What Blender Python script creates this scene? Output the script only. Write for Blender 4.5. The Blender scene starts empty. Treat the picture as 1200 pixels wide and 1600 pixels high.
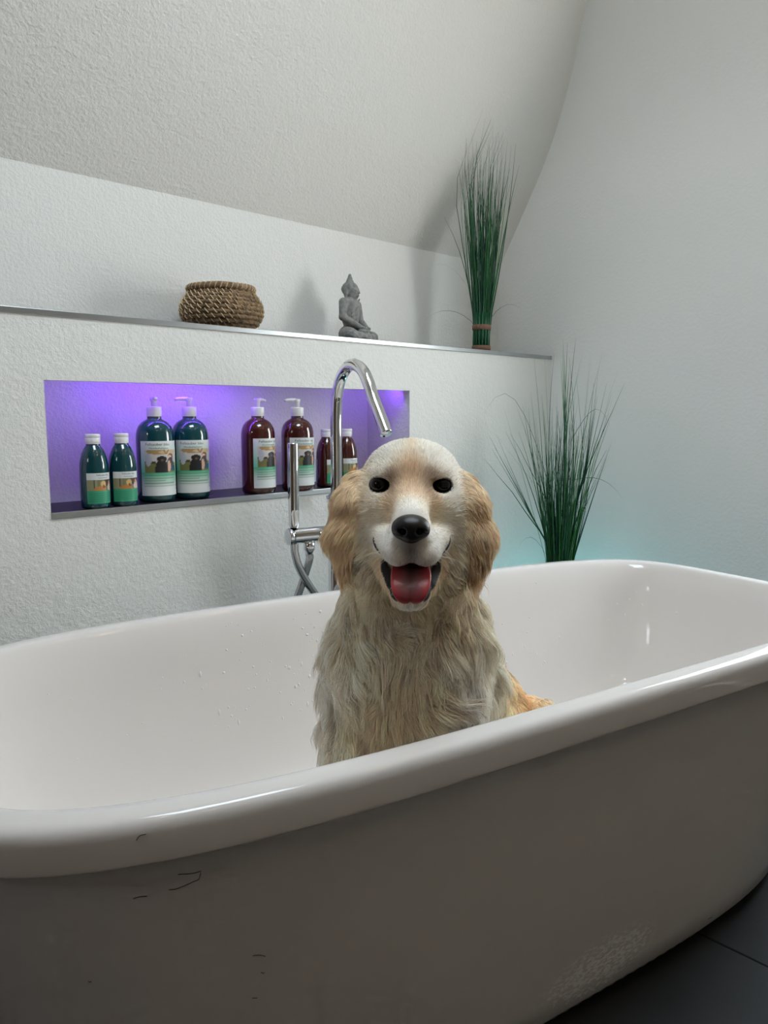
import bpy, bmesh, math, random
import numpy as np
from mathutils import Vector, Matrix, kdtree

random.seed(7)
rng = np.random.default_rng(11)
S = bpy.context.scene
COL = S.collection
PI = math.pi

# ------------------------------------------------------------------ camera
CAM_H = 1.0
FPX = 1200.0                                   # focal length in pixels of the 1200 x 1600 frame
PITCH = math.atan((800 - 645.0) / FPX)
YAW = math.atan((1823.0 - 600) / math.hypot(FPX, 155.0))
CF = np.array([math.cos(YAW) * math.cos(PITCH), math.sin(YAW) * math.cos(PITCH), -math.sin(PITCH)])
CR = np.array([math.sin(YAW), -math.cos(YAW), 0.0])
CU = np.cross(CR, CF)
CC = np.array([0.0, 0.0, CAM_H])
cam_d = bpy.data.cameras.new('camera')
cam_d.sensor_fit = 'HORIZONTAL'; cam_d.sensor_width = 36.0; cam_d.lens = 36.0
cam_d.clip_start = 0.02
cam = bpy.data.objects.new('camera', cam_d); COL.objects.link(cam)
cam.matrix_world = Matrix(((CR[0], CU[0], -CF[0], CC[0]), (CR[1], CU[1], -CF[1], CC[1]),
                           (CR[2], CU[2], -CF[2], CC[2]), (0, 0, 0, 1)))
S.camera = cam

def lin(r, g, b):
    f = lambda c: (c / 255.0) / 12.92 if c / 255.0 <= 0.04045 else ((c / 255.0 + 0.055) / 1.055) ** 2.4
    return (f(r), f(g), f(b), 1.0)

# ------------------------------------------------------------------ world, daylight, lamps, exposure
W = bpy.data.worlds.new('world'); S.world = W; W.use_nodes = True
wn = W.node_tree.nodes; wl = W.node_tree.links
bg = wn['Background']
tc = wn.new('ShaderNodeTexCoord'); sep = wn.new('ShaderNodeSeparateXYZ'); rmp = wn.new('ShaderNodeValToRGB')
wl.new(tc.outputs['Generated'], sep.inputs[0]); wl.new(sep.outputs['Z'], rmp.inputs['Fac']); wl.new(rmp.outputs['Color'], bg.inputs['Color'])
rmp.color_ramp.elements[0].position = 0.0; rmp.color_ramp.elements[0].color = (0.96, 0.97, 0.95, 1)
rmp.color_ramp.elements[1].position = 0.7; rmp.color_ramp.elements[1].color = (0.76, 0.89, 1.0, 1)
bg.inputs['Strength'].default_value = 11.0

# window openings: W1 in the right-hand wall (outside the frame), W2 a roof window in the flat ceiling
W1 = dict(y0=0.18, y1=0.82, z0=0.85, z1=1.80)
W2 = dict(x0=0.35, x1=1.25, y0=0.20, y1=0.95)
W3 = dict(y0=0.85, y1=1.15, z0=1.50, z1=1.95)

def area(name, loc, rot, sx, sy, power, color, portal=False):
    d = bpy.data.lights.new(name, 'AREA'); d.shape = 'RECTANGLE'; d.size = sx; d.size_y = sy
    d.energy = power; d.color = color
    if portal: d.cycles.is_portal = True
    o = bpy.data.objects.new(name, d); COL.objects.link(o); o.location = loc; o.rotation_euler = rot
    return o
area('window_portal', (2.60, (W1['y0'] + W1['y1']) / 2, (W1['z0'] + W1['z1']) / 2), (0, PI / 2, 0), W1['z1'] - W1['z0'], W1['y1'] - W1['y0'], 1, (1, 1, 1), True)
area('roof_window_portal', ((W2['x0'] + W2['x1']) / 2, (W2['y0'] + W2['y1']) / 2, 2.80), (0, 0, 0), W2['x1'] - W2['x0'], W2['y1'] - W2['y0'], 1, (1, 1, 1), True)

area('left_window_portal', (-1.78, (W3['y0'] + W3['y1']) / 2, (W3['z0'] + W3['z1']) / 2), (0, -PI / 2, 0), W3['z1'] - W3['z0'], W3['y1'] - W3['y0'], 1, (1, 1, 1), True)

def point(name, loc, power, color, radius):
    d = bpy.data.lights.new(name, 'POINT'); d.energy = power; d.color = color; d.shadow_soft_size = radius
    o = bpy.data.objects.new(name, d); COL.objects.link(o); o.location = loc
for i, (x, y) in enumerate(((0.2, 0.1), (1.55, -0.25), (0.25, -0.9), (1.5, -1.1))):
    point('ceiling_spot', (x, y, 2.64), 1.5, (1.0, 0.72, 0.42), 0.022)
# small teal LED uplighter on the floor behind the tub, below the rim
point('teal_floor_led', (2.34, 1.47, 0.14), 1.9, (0.25, 0.85, 0.95), 0.05)

vs = S.view_settings
vs.view_transform = 'Standard'; vs.look = 'None'; vs.gamma = 1.0; vs.use_curve_mapping = False
vs.exposure = 0.54
S.cycles.use_denoising = True
S.cycles.use_adaptive_sampling = True; S.cycles.adaptive_threshold = 0.05; S.cycles.adaptive_min_samples = 16
S.cycles.caustics_reflective = False; S.cycles.caustics_refractive = False
S.cycles.max_bounces = 10; S.cycles.diffuse_bounces = 8; S.cycles.glossy_bounces = 4
S.cycles.transmission_bounces = 6; S.cycles.transparent_max_bounces = 12
S.cycles.sample_clamp_indirect = 6.0

# ------------------------------------------------------------------ helpers
def mat(name, col, rough=0.5, metal=0.0, spec=0.5, coat=0.0):
    m = bpy.data.materials.new(name); m.use_nodes = True
    p = m.node_tree.nodes['Principled BSDF']
    p.inputs['Base Color'].default_value = col
    p.inputs['Roughness'].default_value = rough
    p.inputs['Metallic'].default_value = metal
    p.inputs['Specular IOR Level'].default_value = spec
    p.inputs['Coat Weight'].default_value = coat
    p.inputs['Coat Roughness'].default_value = 0.05
    return m
def nt(m): return m.node_tree.nodes, m.node_tree.links, m.node_tree.nodes['Principled BSDF']
def add_bump(m, scale, strength, dist, detail=4.0, rough=0.55, second=None):
    n, l, p = nt(m)
    c = n.new('ShaderNodeTexCoord'); t = n.new('ShaderNodeTexNoise'); b = n.new('ShaderNodeBump')
    t.inputs['Scale'].default_value = scale; t.inputs['Detail'].default_value = detail; t.inputs['Roughness'].default_value = rough
    b.inputs['Strength'].default_value = strength; b.inputs['Distance'].default_value = dist
    l.new(c.outputs['Object'], t.inputs['Vector']); l.new(t.outputs['Fac'], b.inputs['Height']); l.new(b.outputs['Normal'], p.inputs['Normal'])
    if second:
        t2 = n.new('ShaderNodeTexNoise'); b2 = n.new('ShaderNodeBump')
        t2.inputs['Scale'].default_value = second[0]; t2.inputs['Detail'].default_value = 2
        b2.inputs['Strength'].default_value = second[1]; b2.inputs['Distance'].default_value = second[2]
        l.new(c.outputs['Object'], t2.inputs['Vector']); l.new(t2.outputs['Fac'], b2.inputs['Height'])
        l.new(b2.outputs['Normal'], b.inputs['Normal'])
    return m
def add_mottle(m, c1, c2, scale, detail=5.0, lo=0.35, hi=0.65):
    n, l, p = nt(m)
    c = n.new('ShaderNodeTexCoord'); t = n.new('ShaderNodeTexNoise'); r = n.new('ShaderNodeValToRGB')
    t.inputs['Scale'].default_value = scale; t.inputs['Detail'].default_value = detail
    r.color_ramp.elements[0].position = lo; r.color_ramp.elements[0].color = c1
    r.color_ramp.elements[1].position = hi; r.color_ramp.elements[1].color = c2
    l.new(c.outputs['Object'], t.inputs['Vector']); l.new(t.outputs['Fac'], r.inputs['Fac']); l.new(r.outputs['Color'], p.inputs['Base Color'])
    return m
def attr_color(m, name='col'):
    n, l, p = nt(m)
    a = n.new('ShaderNodeAttribute'); a.attribute_name = name
    l.new(a.outputs['Color'], p.inputs['Base Color'])
    return m

def tag(o, label=None, cat=None, group=None, kind=None):
    if label: o['label'] = label
    if cat: o['category'] = cat
    if group: o['group'] = group
    if kind: o['kind'] = kind
    return o
def empty(name, loc, rz=0.0):
    o = bpy.data.objects.new(name, None); COL.objects.link(o)
    o.location = loc; o.rotation_euler = (0, 0, rz); o.empty_display_size = 0.05
    return o
def obj(name, me, m=None, parent=None):
    o = bpy.data.objects.new(name, me); COL.objects.link(o)
    if m is not None and len(me.materials) == 0: me.materials.append(m)
    if parent is not None: o.parent = parent
    return o
def mesh_from(name, verts, faces, smooth=True):
    me = bpy.data.meshes.new(name); me.from_pydata([tuple(v) for v in verts], [], [tuple(f) for f in faces])
    me.update()
    if smooth: me.polygons.foreach_set('use_smooth', [True] * len(me.polygons))
    return me
def bm_mesh(name, bm, smooth=True):
    bmesh.ops.recalc_face_normals(bm, faces=bm.faces[:])
    me = bpy.data.meshes.new(name); bm.to_mesh(me); bm.free()
    if smooth: me.polygons.foreach_set('use_smooth', [True] * len(me.polygons))
    return me
def bm_box(bm, x0, x1, y0, y1, z0, z1, bevel=0.0, seg=2):
    r = bmesh.ops.create_cube(bm, size=1.0)
    for v in r['verts']:
        v.co = Vector((x0 + (v.co.x + .5) * (x1 - x0), y0 + (v.co.y + .5) * (y1 - y0), z0 + (v.co.z + .5) * (z1 - z0)))
    if bevel > 0:
        es = list({e for v in r['verts'] for e in v.link_edges})
        bmesh.ops.bevel(bm, geom=es, offset=bevel, segments=seg, affect='EDGES', profile=0.5)
def sharp(o, ang=35):
    m = o.modifiers.new('smooth', 'EDGE_SPLIT'); m.split_angle = math.radians(ang)
    return o
def lathe(profile, seg=40, close=True):
    """profile: list of (radius, z) bottom to top; closed ends where radius is 0"""
    V, F = [], []
    rings = []
    for r, z in profile:
        if r <= 1e-6:
            rings.append([len(V)]); V.append((0, 0, z))
        else:
            rings.append(list(range(len(V), len(V) + seg)))
            V += [(r * math.cos(2 * PI * k / seg), r * math.sin(2 * PI * k / seg), z) for k in range(seg)]
    for a, b in zip(rings[:-1], rings[1:]):
        for k in range(seg):
            k2 = (k + 1) % seg
            if len(a) == 1 and len(b) == 1: continue
            if len(a) == 1: F.append((a[0], b[k2], b[k])[::-1])
            elif len(b) == 1: F.append((a[k], a[k2], b[0]))
            else: F.append((a[k], a[k2], b[k2], b[k]))
    return V, F
def tube(pts, radii, seg=16, caps=True):
    """swept round tube along pts"""
    P = [Vector(p) for p in pts]; n = len(P)
    if not hasattr(radii, '__len__'): radii = [radii] * n
    T = [(P[min(i + 1, n - 1)] - P[max(i - 1, 0)]).normalized() for i in range(n)]
    up = Vector((0, 0, 1)) if abs(T[0].z) < 0.9 else Vector((1, 0, 0))
    N = (up - T[0] * up.dot(T[0])).normalized()
    V, F = [], []
    for i in range(n):
        N = (N - T[i] * N.dot(T[i])).normalized(); B = T[i].cross(N)
        for k in range(seg):
            a = 2 * PI * k / seg
            V.append(P[i] + (N * math.cos(a) + B * math.sin(a)) * radii[i])
    for i in range(n - 1):
        for k in range(seg):
            k2 = (k + 1) % seg
            F.append((i * seg + k, i * seg + k2, (i + 1) * seg + k2, (i + 1) * seg + k))
    if caps:
        F.append(tuple(range(seg))[::-1]); F.append(tuple((n - 1) * seg + k for k in range(seg)))
    return V, F
def catmull(pts, n=8):
    P = [np.array(p, float) for p in pts]; P = [2 * P[0] - P[1]] + P + [2 * P[-1] - P[-2]]
    out = []
    for i in range(1, len(P) - 2):
        for k in range(n):
            t = k / n
            a, b, c, d = P[i - 1:i + 3]
            out.append(0.5 * (2 * b + (c - a) * t + (2 * a - 5 * b + 4 * c - d) * t * t + (3 * b - a - 3 * c + d) * t ** 3))
    out.append(P[-2])
    return out

# ---- signed-distance modelling (for the organic shapes)
def sd_ell(p, c, r, rot=None):
    q = p - np.asarray(c, np.float32)
    if rot is not None: q = q @ np.asarray(rot, np.float32)
    r = np.asarray(r, np.float32)
    k0 = np.linalg.norm(q / r, axis=-1); k1 = np.linalg.norm(q / (r * r), axis=-1) + 1e-9
    return k0 * (k0 - 1.0) / k1
def sd_cap(p, a, b, ra, rb):
    a = np.asarray(a, np.float32); b = np.asarray(b, np.float32)
    ab = b - a; t = np.clip(((p - a) @ ab) / (ab @ ab), 0, 1)
    return np.linalg.norm(p - a - t[..., None] * ab, axis=-1) - (ra + (rb - ra) * t)
def smin(a, b, k):
    h = np.clip(0.5 + 0.5 * (b - a) / k, 0, 1)
    return b + (a - b) * h - k * h * (1 - h)
def smax(a, b, k): return -smin(-a, -b, k)
def rot_xyz(rx=0, ry=0, rz=0):
    return np.array(Matrix.Rotation(rz, 3, 'Z') @ Matrix.Rotation(ry, 3, 'Y') @ Matrix.Rotation(rx, 3, 'X'))
def surface_nets(fn, xs, ys, zs):
    xs, ys, zs = [np.asarray(a, np.float32) for a in (xs, ys, zs)]
    nx, ny, nz = len(xs), len(ys), len(zs)
    V = np.empty((nx, ny, nz), np.float32)
    YY, ZZ = np.meshgrid(ys, zs, indexing='ij')
    step = max(1, int(400000 / (ny * nz)))
    for i in range(0, nx, step):
        j = min(nx, i + step)
        pts = np.empty((j - i, ny, nz, 3), np.float32)
        pts[..., 0] = xs[i:j, None, None]; pts[..., 1] = YY; pts[..., 2] = ZZ
        V[i:j] = fn(pts.reshape(-1, 3)).reshape(j - i, ny, nz)
    ins = V < 0
    c = np.zeros((nx - 1, ny - 1, nz - 1), np.int8)
    for dx in (0, 1):
        for dy in (0, 1):
            for dz in (0, 1):
                c += ins[dx:nx - 1 + dx, dy:ny - 1 + dy, dz:nz - 1 + dz]
    act = np.argwhere((c > 0) & (c < 8))
    idx = -np.ones(c.shape, np.int64); idx[tuple(act.T)] = np.arange(len(act))
    acc = np.zeros((len(act), 3), np.float64); cnt = np.zeros(len(act))
    G = (xs, ys, zs)
    I, J, K = act.T
    corners = [(a, b, d) for a in (0, 1) for b in (0, 1) for d in (0, 1)]
    for ca in corners:
        for ax in range(3):
            if ca[ax] == 1: continue
            cb = list(ca); cb[ax] = 1
            va = V[I + ca[0], J + ca[1], K + ca[2]]; vb = V[I + cb[0], J + cb[1], K + cb[2]]
            cr = (va < 0) != (vb < 0)
            t = np.where(cr, va / np.where(cr, va - vb, 1), 0)
            pa = np.stack([xs[I + ca[0]], ys[J + ca[1]], zs[K + ca[2]]], 1)
            pb = np.stack([xs[I + cb[0]], ys[J + cb[1]], zs[K + cb[2]]], 1)
            acc[cr] += (pa + t[:, None] * (pb - pa))[cr]; cnt[cr] += 1
    verts = acc / cnt[:, None]
    faces = []
    for ax in range(3):
        o1, o2 = (ax + 1) % 3, (ax + 2) % 3
        sl0 = [slice(None)] * 3; sl1 = [slice(None)] * 3
        sl0[ax] = slice(0, -1); sl1[ax] = slice(1, None)
        ch = ins[tuple(sl0)] != ins[tuple(sl1)]
        e = np.argwhere(ch)
        e = e[(e[:, o1] > 0) & (e[:, o2] > 0) & (e[:, o1] < V.shape[o1] - 1) & (e[:, o2] < V.shape[o2] - 1)]
        def cell(a, b):
            q = e.copy(); q[:, o1] += a; q[:, o2] += b
            return idx[q[:, 0], q[:, 1], q[:, 2]]
        quad = np.stack([cell(-1, -1), cell(0, -1), cell(0, 0), cell(-1, 0)], 1)
        flip = ~ins[e[:, 0], e[:, 1], e[:, 2]]
        quad[flip] = quad[flip][:, ::-1]
        faces.append(quad)
    return verts, np.concatenate(faces)
def np_mesh(name, verts, faces, smooth=True):
    me = bpy.data.meshes.new(name)
    me.vertices.add(len(verts)); me.vertices.foreach_set('co', np.asarray(verts, np.float32).ravel())
    k = faces.shape[1]
    me.loops.add(faces.size); me.loops.foreach_set('vertex_index', faces.astype(np.int32).ravel())
    me.polygons.add(len(faces)); me.polygons.foreach_set('loop_start', np.arange(0, faces.size, k, dtype=np.int32))
    me.update(calc_edges=True); me.validate()
    if smooth: me.polygons.foreach_set('use_smooth', [True] * len(me.polygons))
    return me
def set_vcol(me, rgb, name='col'):
    a = me.color_attributes.new(name, 'FLOAT_COLOR', 'POINT')
    c = np.ones((len(me.vertices), 4), np.float32); c[:, :3] = rgb
    a.data.foreach_set('color', c.ravel())
L3 = lambda r, g, b: np.array(lin(r, g, b)[:3])
# ------------------------------------------------------------------ materials of the room
M_WALL = add_bump(mat('white_plaster', lin(232, 232, 228), 0.85, spec=0.25), 130, 0.45, 0.006, 3, 0.6, (34, 0.2, 0.01))
M_CEIL = add_bump(mat('ceiling_plaster', lin(230, 229, 224), 0.9, spec=0.2), 130, 0.5, 0.006, 3, 0.6, (40, 0.2, 0.01))
M_WALLR = add_bump(mat('smooth_plaster', lin(231, 232, 230), 0.9, spec=0.2), 90, 0.22, 0.006, 3, 0.55)
M_STEEL = mat('brushed_edge_metal', lin(176, 180, 182), 0.33, 1.0)
M_CHROME = mat('chrome', lin(225, 226, 228), 0.05, 1.0)
M_TILE = add_mottle(add_bump(mat('slate_tile', lin(40, 42, 46), 0.62), 22, 0.25, 0.003), lin(15, 16, 18), lin(26, 27, 29), 6)
M_GROUT = mat('dark_grout', lin(66, 68, 72), 0.9)
M_SHELF = mat('black_stone', lin(22, 23, 28), 0.4, spec=0.3)
M_FRAME = mat('white_window_frame', lin(235, 235, 235), 0.4)

YW, YN, YK = 1.65, 1.84, 1.90            # wall face, niche back, knee wall face
XR, XL, YB = 2.522, -1.7, -2.0
ZL = 1.201                               # ledge height
NX0, NX1, NZ0, NZ1 = 0.636, 1.744, 0.778, 1.068
ZK, TS = 1.571, math.tan(math.radians(60))   # crease height, slope
ZH, KH = 1.90, 0.47                    # where the hip slope starts on the right wall
ZC = 2.7

def structure(name, me, m):
    o = obj(name, me, m); o['kind'] = 'structure'; return o
def boxes(name, bl):
    bm = bmesh.new()
    for b in bl: bm_box(bm, *b)
    return bm_mesh(name, bm, False)

# floor: slab plus tiles as pieces
floor = structure('floor', boxes('floor', [(XL, XR, YB, YW + .02, -0.06, -0.004)]), M_GROUT)
TX, TY = 0.60, 0.60
bm = bmesh.new(); bm_box(bm, 0.0015, TX - 0.0015, 0.0015, TY - 0.0015, -0.012, 0.0, 0.0015, 1); tile_me = bm_mesh('tile', bm, False); tile_me.materials.append(M_TILE)
x = 1.398 - 5 * TX
while x < XR:
    y = YW - 6 * TY + 0.23
    while y < YW:
        if x > XL and x + TX < XR + .5 and y > YB:
            o = obj('tile', tile_me, None, floor); o.location = (x, y, 0)
            o.scale = (min(1, (XR - x) / TX), min(1, (YW - y) / TY), 1)
        y += TY
    x += TX

# back wall with its niche
wall_back = structure('wall_back', boxes('wall_back', [
    (XL, NX0, YW, YN + .06, 0, ZL), (NX1, XR, YW, YN + .06, 0, ZL),
    (NX0, NX1, YW, YN + .06, 0, NZ0), (NX0, NX1, YW, YW + .03, NZ1, ZL), (NX0, NX1, YW + .03, YN + .06, NZ1 + .022, ZL),
    (NX0, NX1, YN, YN + .06, NZ0, NZ1 + .022)]), M_WALL)
structure('wall_knee', boxes('wall_knee', [(XL, XR, YK, YK + .08, 0, ZK + .02)]), M_WALL)
# sloped ceiling over the tub, flat ceiling (with roof-window opening), hip slope on the right
yc = YK - (ZC - ZK) / TS
xh = XR - KH * (ZC - ZH)
def slab(name, quad, thick_dir, m):
    q = [Vector(v) for v in quad]; t = Vector(thick_dir)
    V = q + [v + t for v in q]
    F = [(0, 1, 2, 3), (7, 6, 5, 4)] + [(i, i + 4, (i + 1) % 4 + 4, (i + 1) % 4) for i in range(4)]
    bm = bmesh.new(); vs_ = [bm.verts.new(v) for v in V]
    for f in F: bm.faces.new([vs_[i] for i in f])
    return structure(name, bm_mesh(name, bm, False), m)
slab('ceiling_slope', [(XL, YK, ZK), (XR, YK, ZK), (XR, yc, ZC), (XL, yc, ZC)], (0, .05, .06), M_CEIL)
bm = bmesh.new()
for b in [(XL, W2['x0'], YB, yc + .02, ZC, ZC + .1), (W2['x1'], XR, YB, yc + .02, ZC, ZC + .1),
          (W2['x0'], W2['x1'], YB, W2['y0'], ZC, ZC + .1), (W2['x0'], W2['x1'], W2['y1'], yc + .02, ZC, ZC + .1)]: bm_box(bm, *b)
structure('ceiling', bm_mesh('ceiling', bm, False), M_CEIL)
wall_right = structure('wall_right', boxes('wall_right', [
    (XR, XR + .1, YB, W1['y0'], 0, W1['z1']), (XR, XR + .1, W1['y1'], YK + .05, 0, W1['z1']),
    (XR, XR + .1, W1['y0'], W1['y1'], 0, W1['z0'])]), M_WALLR)
# above the window the wall curves softly into the hip slope
prof = [(XR, W1['z1'])]
for k in range(13):
    t = k / 12; z = W1['z1'] + .02 + t * .42
    prof.append((XR - KH * .42 * t * t * .5 * 1.0, z))
xl, zl = prof[-1]
prof.append((xl - KH * (ZC + .02 - zl), ZC + .02))
V = [(x, YB, z) for x, z in prof] + [(x, YK + .05, z) for x, z in prof] + [(x + .08, YB, z) for x, z in prof] + [(x + .08, YK + .05, z) for x, z in prof]
n = len(prof); F = []
for k in range(n - 1):
    F += [(k, k + 1, n + k + 1, n + k), (2 * n + k, 3 * n + k, 3 * n + k + 1, 2 * n + k + 1), (k, 2 * n + k, 2 * n + k + 1, k + 1), (n + k, n + k + 1, 3 * n + k + 1, 3 * n + k)]
F += [(0, n, 3 * n, 2 * n), (n - 1, 3 * n - 1, 4 * n - 1, 2 * n - 1)]
bm = bmesh.new(); vs_ = [bm.verts.new(v) for v in V]; [bm.faces.new([vs_[i] for i in f]) for f in F]
hip = structure('ceiling_hip', bm_mesh('ceiling_hip', bm), M_WALLR); sharp(hip, 40)
M_WOOD = add_mottle(mat('warm_wood_wall', lin(120, 92, 72), 0.6), lin(88, 70, 58), lin(112, 90, 76), 5)
structure('wall_left', boxes('wall_left', [(XL - .1, XL, YB, W3['y0'], 0, ZC), (XL - .1, XL, W3['y1'], YK, 0, ZC),
    (XL - .1, XL, W3['y0'], W3['y1'], 0, W3['z0']), (XL - .1, XL, W3['y0'], W3['y1'], W3['z1'], ZC)]), M_WOOD)
structure('wall_front', boxes('wall_front', [(XL, XR, YB - .1, YB, 0, ZC)]), mat('grey_beige_paint', lin(178, 173, 165), 0.8))
# windows (outside the frame; they light the room)
def window(name, outer, axis):
    x0, x1, y0, y1, z0, z1 = outer
    fr = .05
    bm = bmesh.new()
    if axis == 'x':
        for b in [(x0, x1, y0, y1, z0, z0 + fr), (x0, x1, y0, y1, z1 - fr, z1), (x0, x1, y0, y0 + fr, z0 + fr, z1 - fr), (x0, x1, y1 - fr, y1, z0 + fr, z1 - fr),
                  (x0, x1, (y0 + y1) / 2 - .03, (y0 + y1) / 2 + .03, z0 + fr, z1 - fr)]: bm_box(bm, *b)
        g = (x0 + .02, x0 + .026, y0 + fr, y1 - fr, z0 + fr, z1 - fr)
    else:
        for b in [(x0, x1, y0, y0 + fr, z0, z1), (x0, x1, y1 - fr, y1, z0, z1), (x0, x0 + fr, y0 + fr, y1 - fr, z0, z1), (x1 - fr, x1, y0 + fr, y1 - fr, z0, z1)]: bm_box(bm, *b)
        g = (x0 + fr, x1 - fr, y0 + fr, y1 - fr, z0 + .02, z0 + .026)
    w = structure(name, bm_mesh(name, bm, False), M_FRAME)
    return w
window('window_1', (XR + .03, XR + .07, W1['y0'], W1['y1'], W1['z0'], W1['z1']), 'x')
window('window_3', (XL - .07, XL - .03, W3['y0'], W3['y1'], W3['z0'], W3['z1']), 'x')
window('window_2', (W2['x0'], W2['x1'], W2['y0'], W2['y1'], ZC + .03, ZC + .07), 'z')

# metal edge profiles and niche shelf
def profile_bar(name, x0, x1, y0, y1, z0, z1, m=M_STEEL):
    bm = bmesh.new(); bm_box(bm, x0, x1, y0, y1, z0, z1, 0.0012, 2)
    return structure(name, bm_mesh(name, bm, False), m)
profile_bar('trim_1', XL, XR - .003, YW - .003, YW + .03, ZL - .002, ZL + .011)
LEDGE_TOP = ZL + .011
bm = bmesh.new(); bm_box(bm, XL, XR - .003, YW + .03, YK, ZL, LEDGE_TOP, 0.0005, 1)
structure('trim_2', bm_mesh('trim_2', bm, False), mat('ledge_stone', lin(120, 122, 124), 0.35))
SHELF = 0.788
bm = bmesh.new(); bm_box(bm, NX0 + .001, NX1 - .001, YW + .002, YN - .001, NZ0, SHELF, .0008, 1)
tag(obj('niche_shelf', bm_mesh('niche_shelf', bm, False), M_SHELF), 'black polished stone shelf slab lining the bottom of the lit niche', 'shelf')
profile_bar('trim_3', NX0 - .0, NX1 + .0, YW - .003, YW + .002, NZ0 - .004, SHELF + .0005)
# ------------------------------------------------------------------ bathtub
TCX, TCY, TA, TB, TROT = 1.131, 0.945, 0.942, 0.428, -0.209
ZRIM = 0.58
M_TUB = mat('white_acrylic', lin(226, 221, 217), 0.07, spec=0.45, coat=0.0)
n_, l_, p_ = nt(M_TUB)
def tub_marks():
    """a limescale scuff low on the outside and short dark hair-like scratches"""
    c = n_.new('ShaderNodeTexCoord')
    mp = n_.new('ShaderNodeMapping'); mp.vector_type = 'TEXTURE'
    mp.inputs['Location'].default_value = (0.03, -0.375, 0.085); mp.inputs['Rotation'].default_value = (0, math.radians(-4), 0)
    mp.inputs['Scale'].default_value = (0.17, 0.08, 0.065)
    l_.new(c.outputs['Object'], mp.inputs['Vector'])
    ln = n_.new('ShaderNodeVectorMath'); ln.operation = 'LENGTH'; l_.new(mp.outputs['Vector'], ln.inputs[0])
    mr = n_.new('ShaderNodeMapRange'); mr.inputs['From Min'].default_value = 1.0; mr.inputs['From Max'].default_value = 0.2
    l_.new(ln.outputs['Value'], mr.inputs['Value'])
    ns = n_.new('ShaderNodeTexNoise'); ns.inputs['Scale'].default_value = 210; ns.inputs['Detail'].default_value = 3
    ms = n_.new('ShaderNodeMapping'); ms.inputs['Scale'].default_value = (0.45, 1, 1); ms.inputs['Rotation'].default_value = (0, 0.5, 0)
    l_.new(c.outputs['Object'], ms.inputs['Vector']); l_.new(ms.outputs['Vector'], ns.inputs['Vector'])
    nr = n_.new('ShaderNodeMapRange'); nr.inputs['From Min'].default_value = 0.40; nr.inputs['From Max'].default_value = 0.60
    l_.new(ns.outputs['Fac'], nr.inputs['Value'])
    mu = n_.new('ShaderNodeMath'); mu.operation = 'MULTIPLY'; l_.new(mr.outputs['Result'], mu.inputs[0]); l_.new(nr.outputs['Result'], mu.inputs[1])
    mx = n_.new('ShaderNodeMix'); mx.data_type = 'RGBA'
    mx.inputs['A'].default_value = lin(226, 221, 217); mx.inputs['B'].default_value = (1, 1, 1, 1)
    l_.new(mu.outputs[0], mx.inputs['Factor']); l_.new(mx.outputs['Result'], p_.inputs['Base Color'])
    ra = n_.new('ShaderNodeMapRange'); ra.inputs['To Min'].default_value = 0.07; ra.inputs['To Max'].default_value = 0.7
    l_.new(mu.outputs[0], ra.inputs['Value']); l_.new(ra.outputs['Result'], p_.inputs['Roughness'])
    co = n_.new('ShaderNodeMapRange'); co.inputs['To Min'].default_value = 0.0; co.inputs['To Max'].default_value = 0.0
    l_.new(mu.outputs[0], co.inputs['Value']); l_.new(co.outputs['Result'], p_.inputs['Coat Weight'])
tub_marks()

def se_ring(a, b, n, N=144):
    # evenly spaced points on a superellipse
    th = np.linspace(0, 2 * PI, 2400, endpoint=False)
    c, s = np.cos(th), np.sin(th)
    r = 1.0 / ((np.abs(c / a) ** n + np.abs(s / b) ** n) ** (1 / n))
    x, y = r * c, r * s
    d = np.concatenate([[0], np.cumsum(np.hypot(np.diff(np.append(x, x[0])), np.diff(np.append(y, y[0]))))])
    t = np.linspace(0, d[-1], N, endpoint=False)
    return np.interp(t, d, np.append(x, x[0])), np.interp(t, d, np.append(y, y[0]))
# (inset along length, inset along width, height, exponent)
NE = 4.2
PROF = [(.140, .074, 0.004, 3.4), (.128, .068, 0.018, 3.5), (.105, .058, .12, 3.7), (.075, .046, .28, 3.9), (.050, .037, .42, NE), (.036, .030, .505, NE), (.032, .028, .522, NE),
        (.010, .010, .5275, NE), (.002, .002, .5280, NE), (.0004, .0004, .5290, NE), (.000, .000, .532, NE), (.000, .000, .548, NE), (.000, .000, .562, NE), (.0010, .0010, .569, NE), (.004, .004, .575, NE), (.009, .009, .5785, NE), (.015, .015, .580, NE),
        (.028, .028, .5812, NE), (.036, .035, .5808, NE), (.043, .041, .5785, NE), (.049, .0455, .572, NE), (.056, .0505, .560, NE), (.064, .0555, .543, NE), (.072, .060, .518, 4.1), (.078, .064, .48, 4.0), (.085, .068, .43, 3.8), (.108, .080, .34, 3.5),
        (.140, .092, .27, 3.3), (.190, .108, .22, 3.1), (.250, .130, .192, 3.0), (.390, .180, .176, 2.8), (.55, .26, .172, 2.6), (.75, .34, .170, 2.4)]
V, F = [], []
NSEG = 144
for ia, ib, z, n in PROF:
    x, y = se_ring(TA - ia, TB - ib, n, NSEG)
    V += [(x[k], y[k], z) for k in range(NSEG)]
R_ = len(PROF)
for i in range(R_ - 1):
    for k in range(NSEG):
        k2 = (k + 1) % NSEG
        F.append((i * NSEG + k, i * NSEG + k2, (i + 1) * NSEG + k2, (i + 1) * NSEG + k))
F.append(tuple(range(NSEG))[::-1]); F.append(tuple((R_ - 1) * NSEG + k for k in range(NSEG)))
tub_root = empty('bathtub', (TCX, TCY, 0), TROT)
tag(tub_root, 'white freestanding oval acrylic bathtub with rolled rim holding the dog', 'bathtub')
tub_shell = obj('shell', mesh_from('shell', V, F), M_TUB, tub_root)
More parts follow.
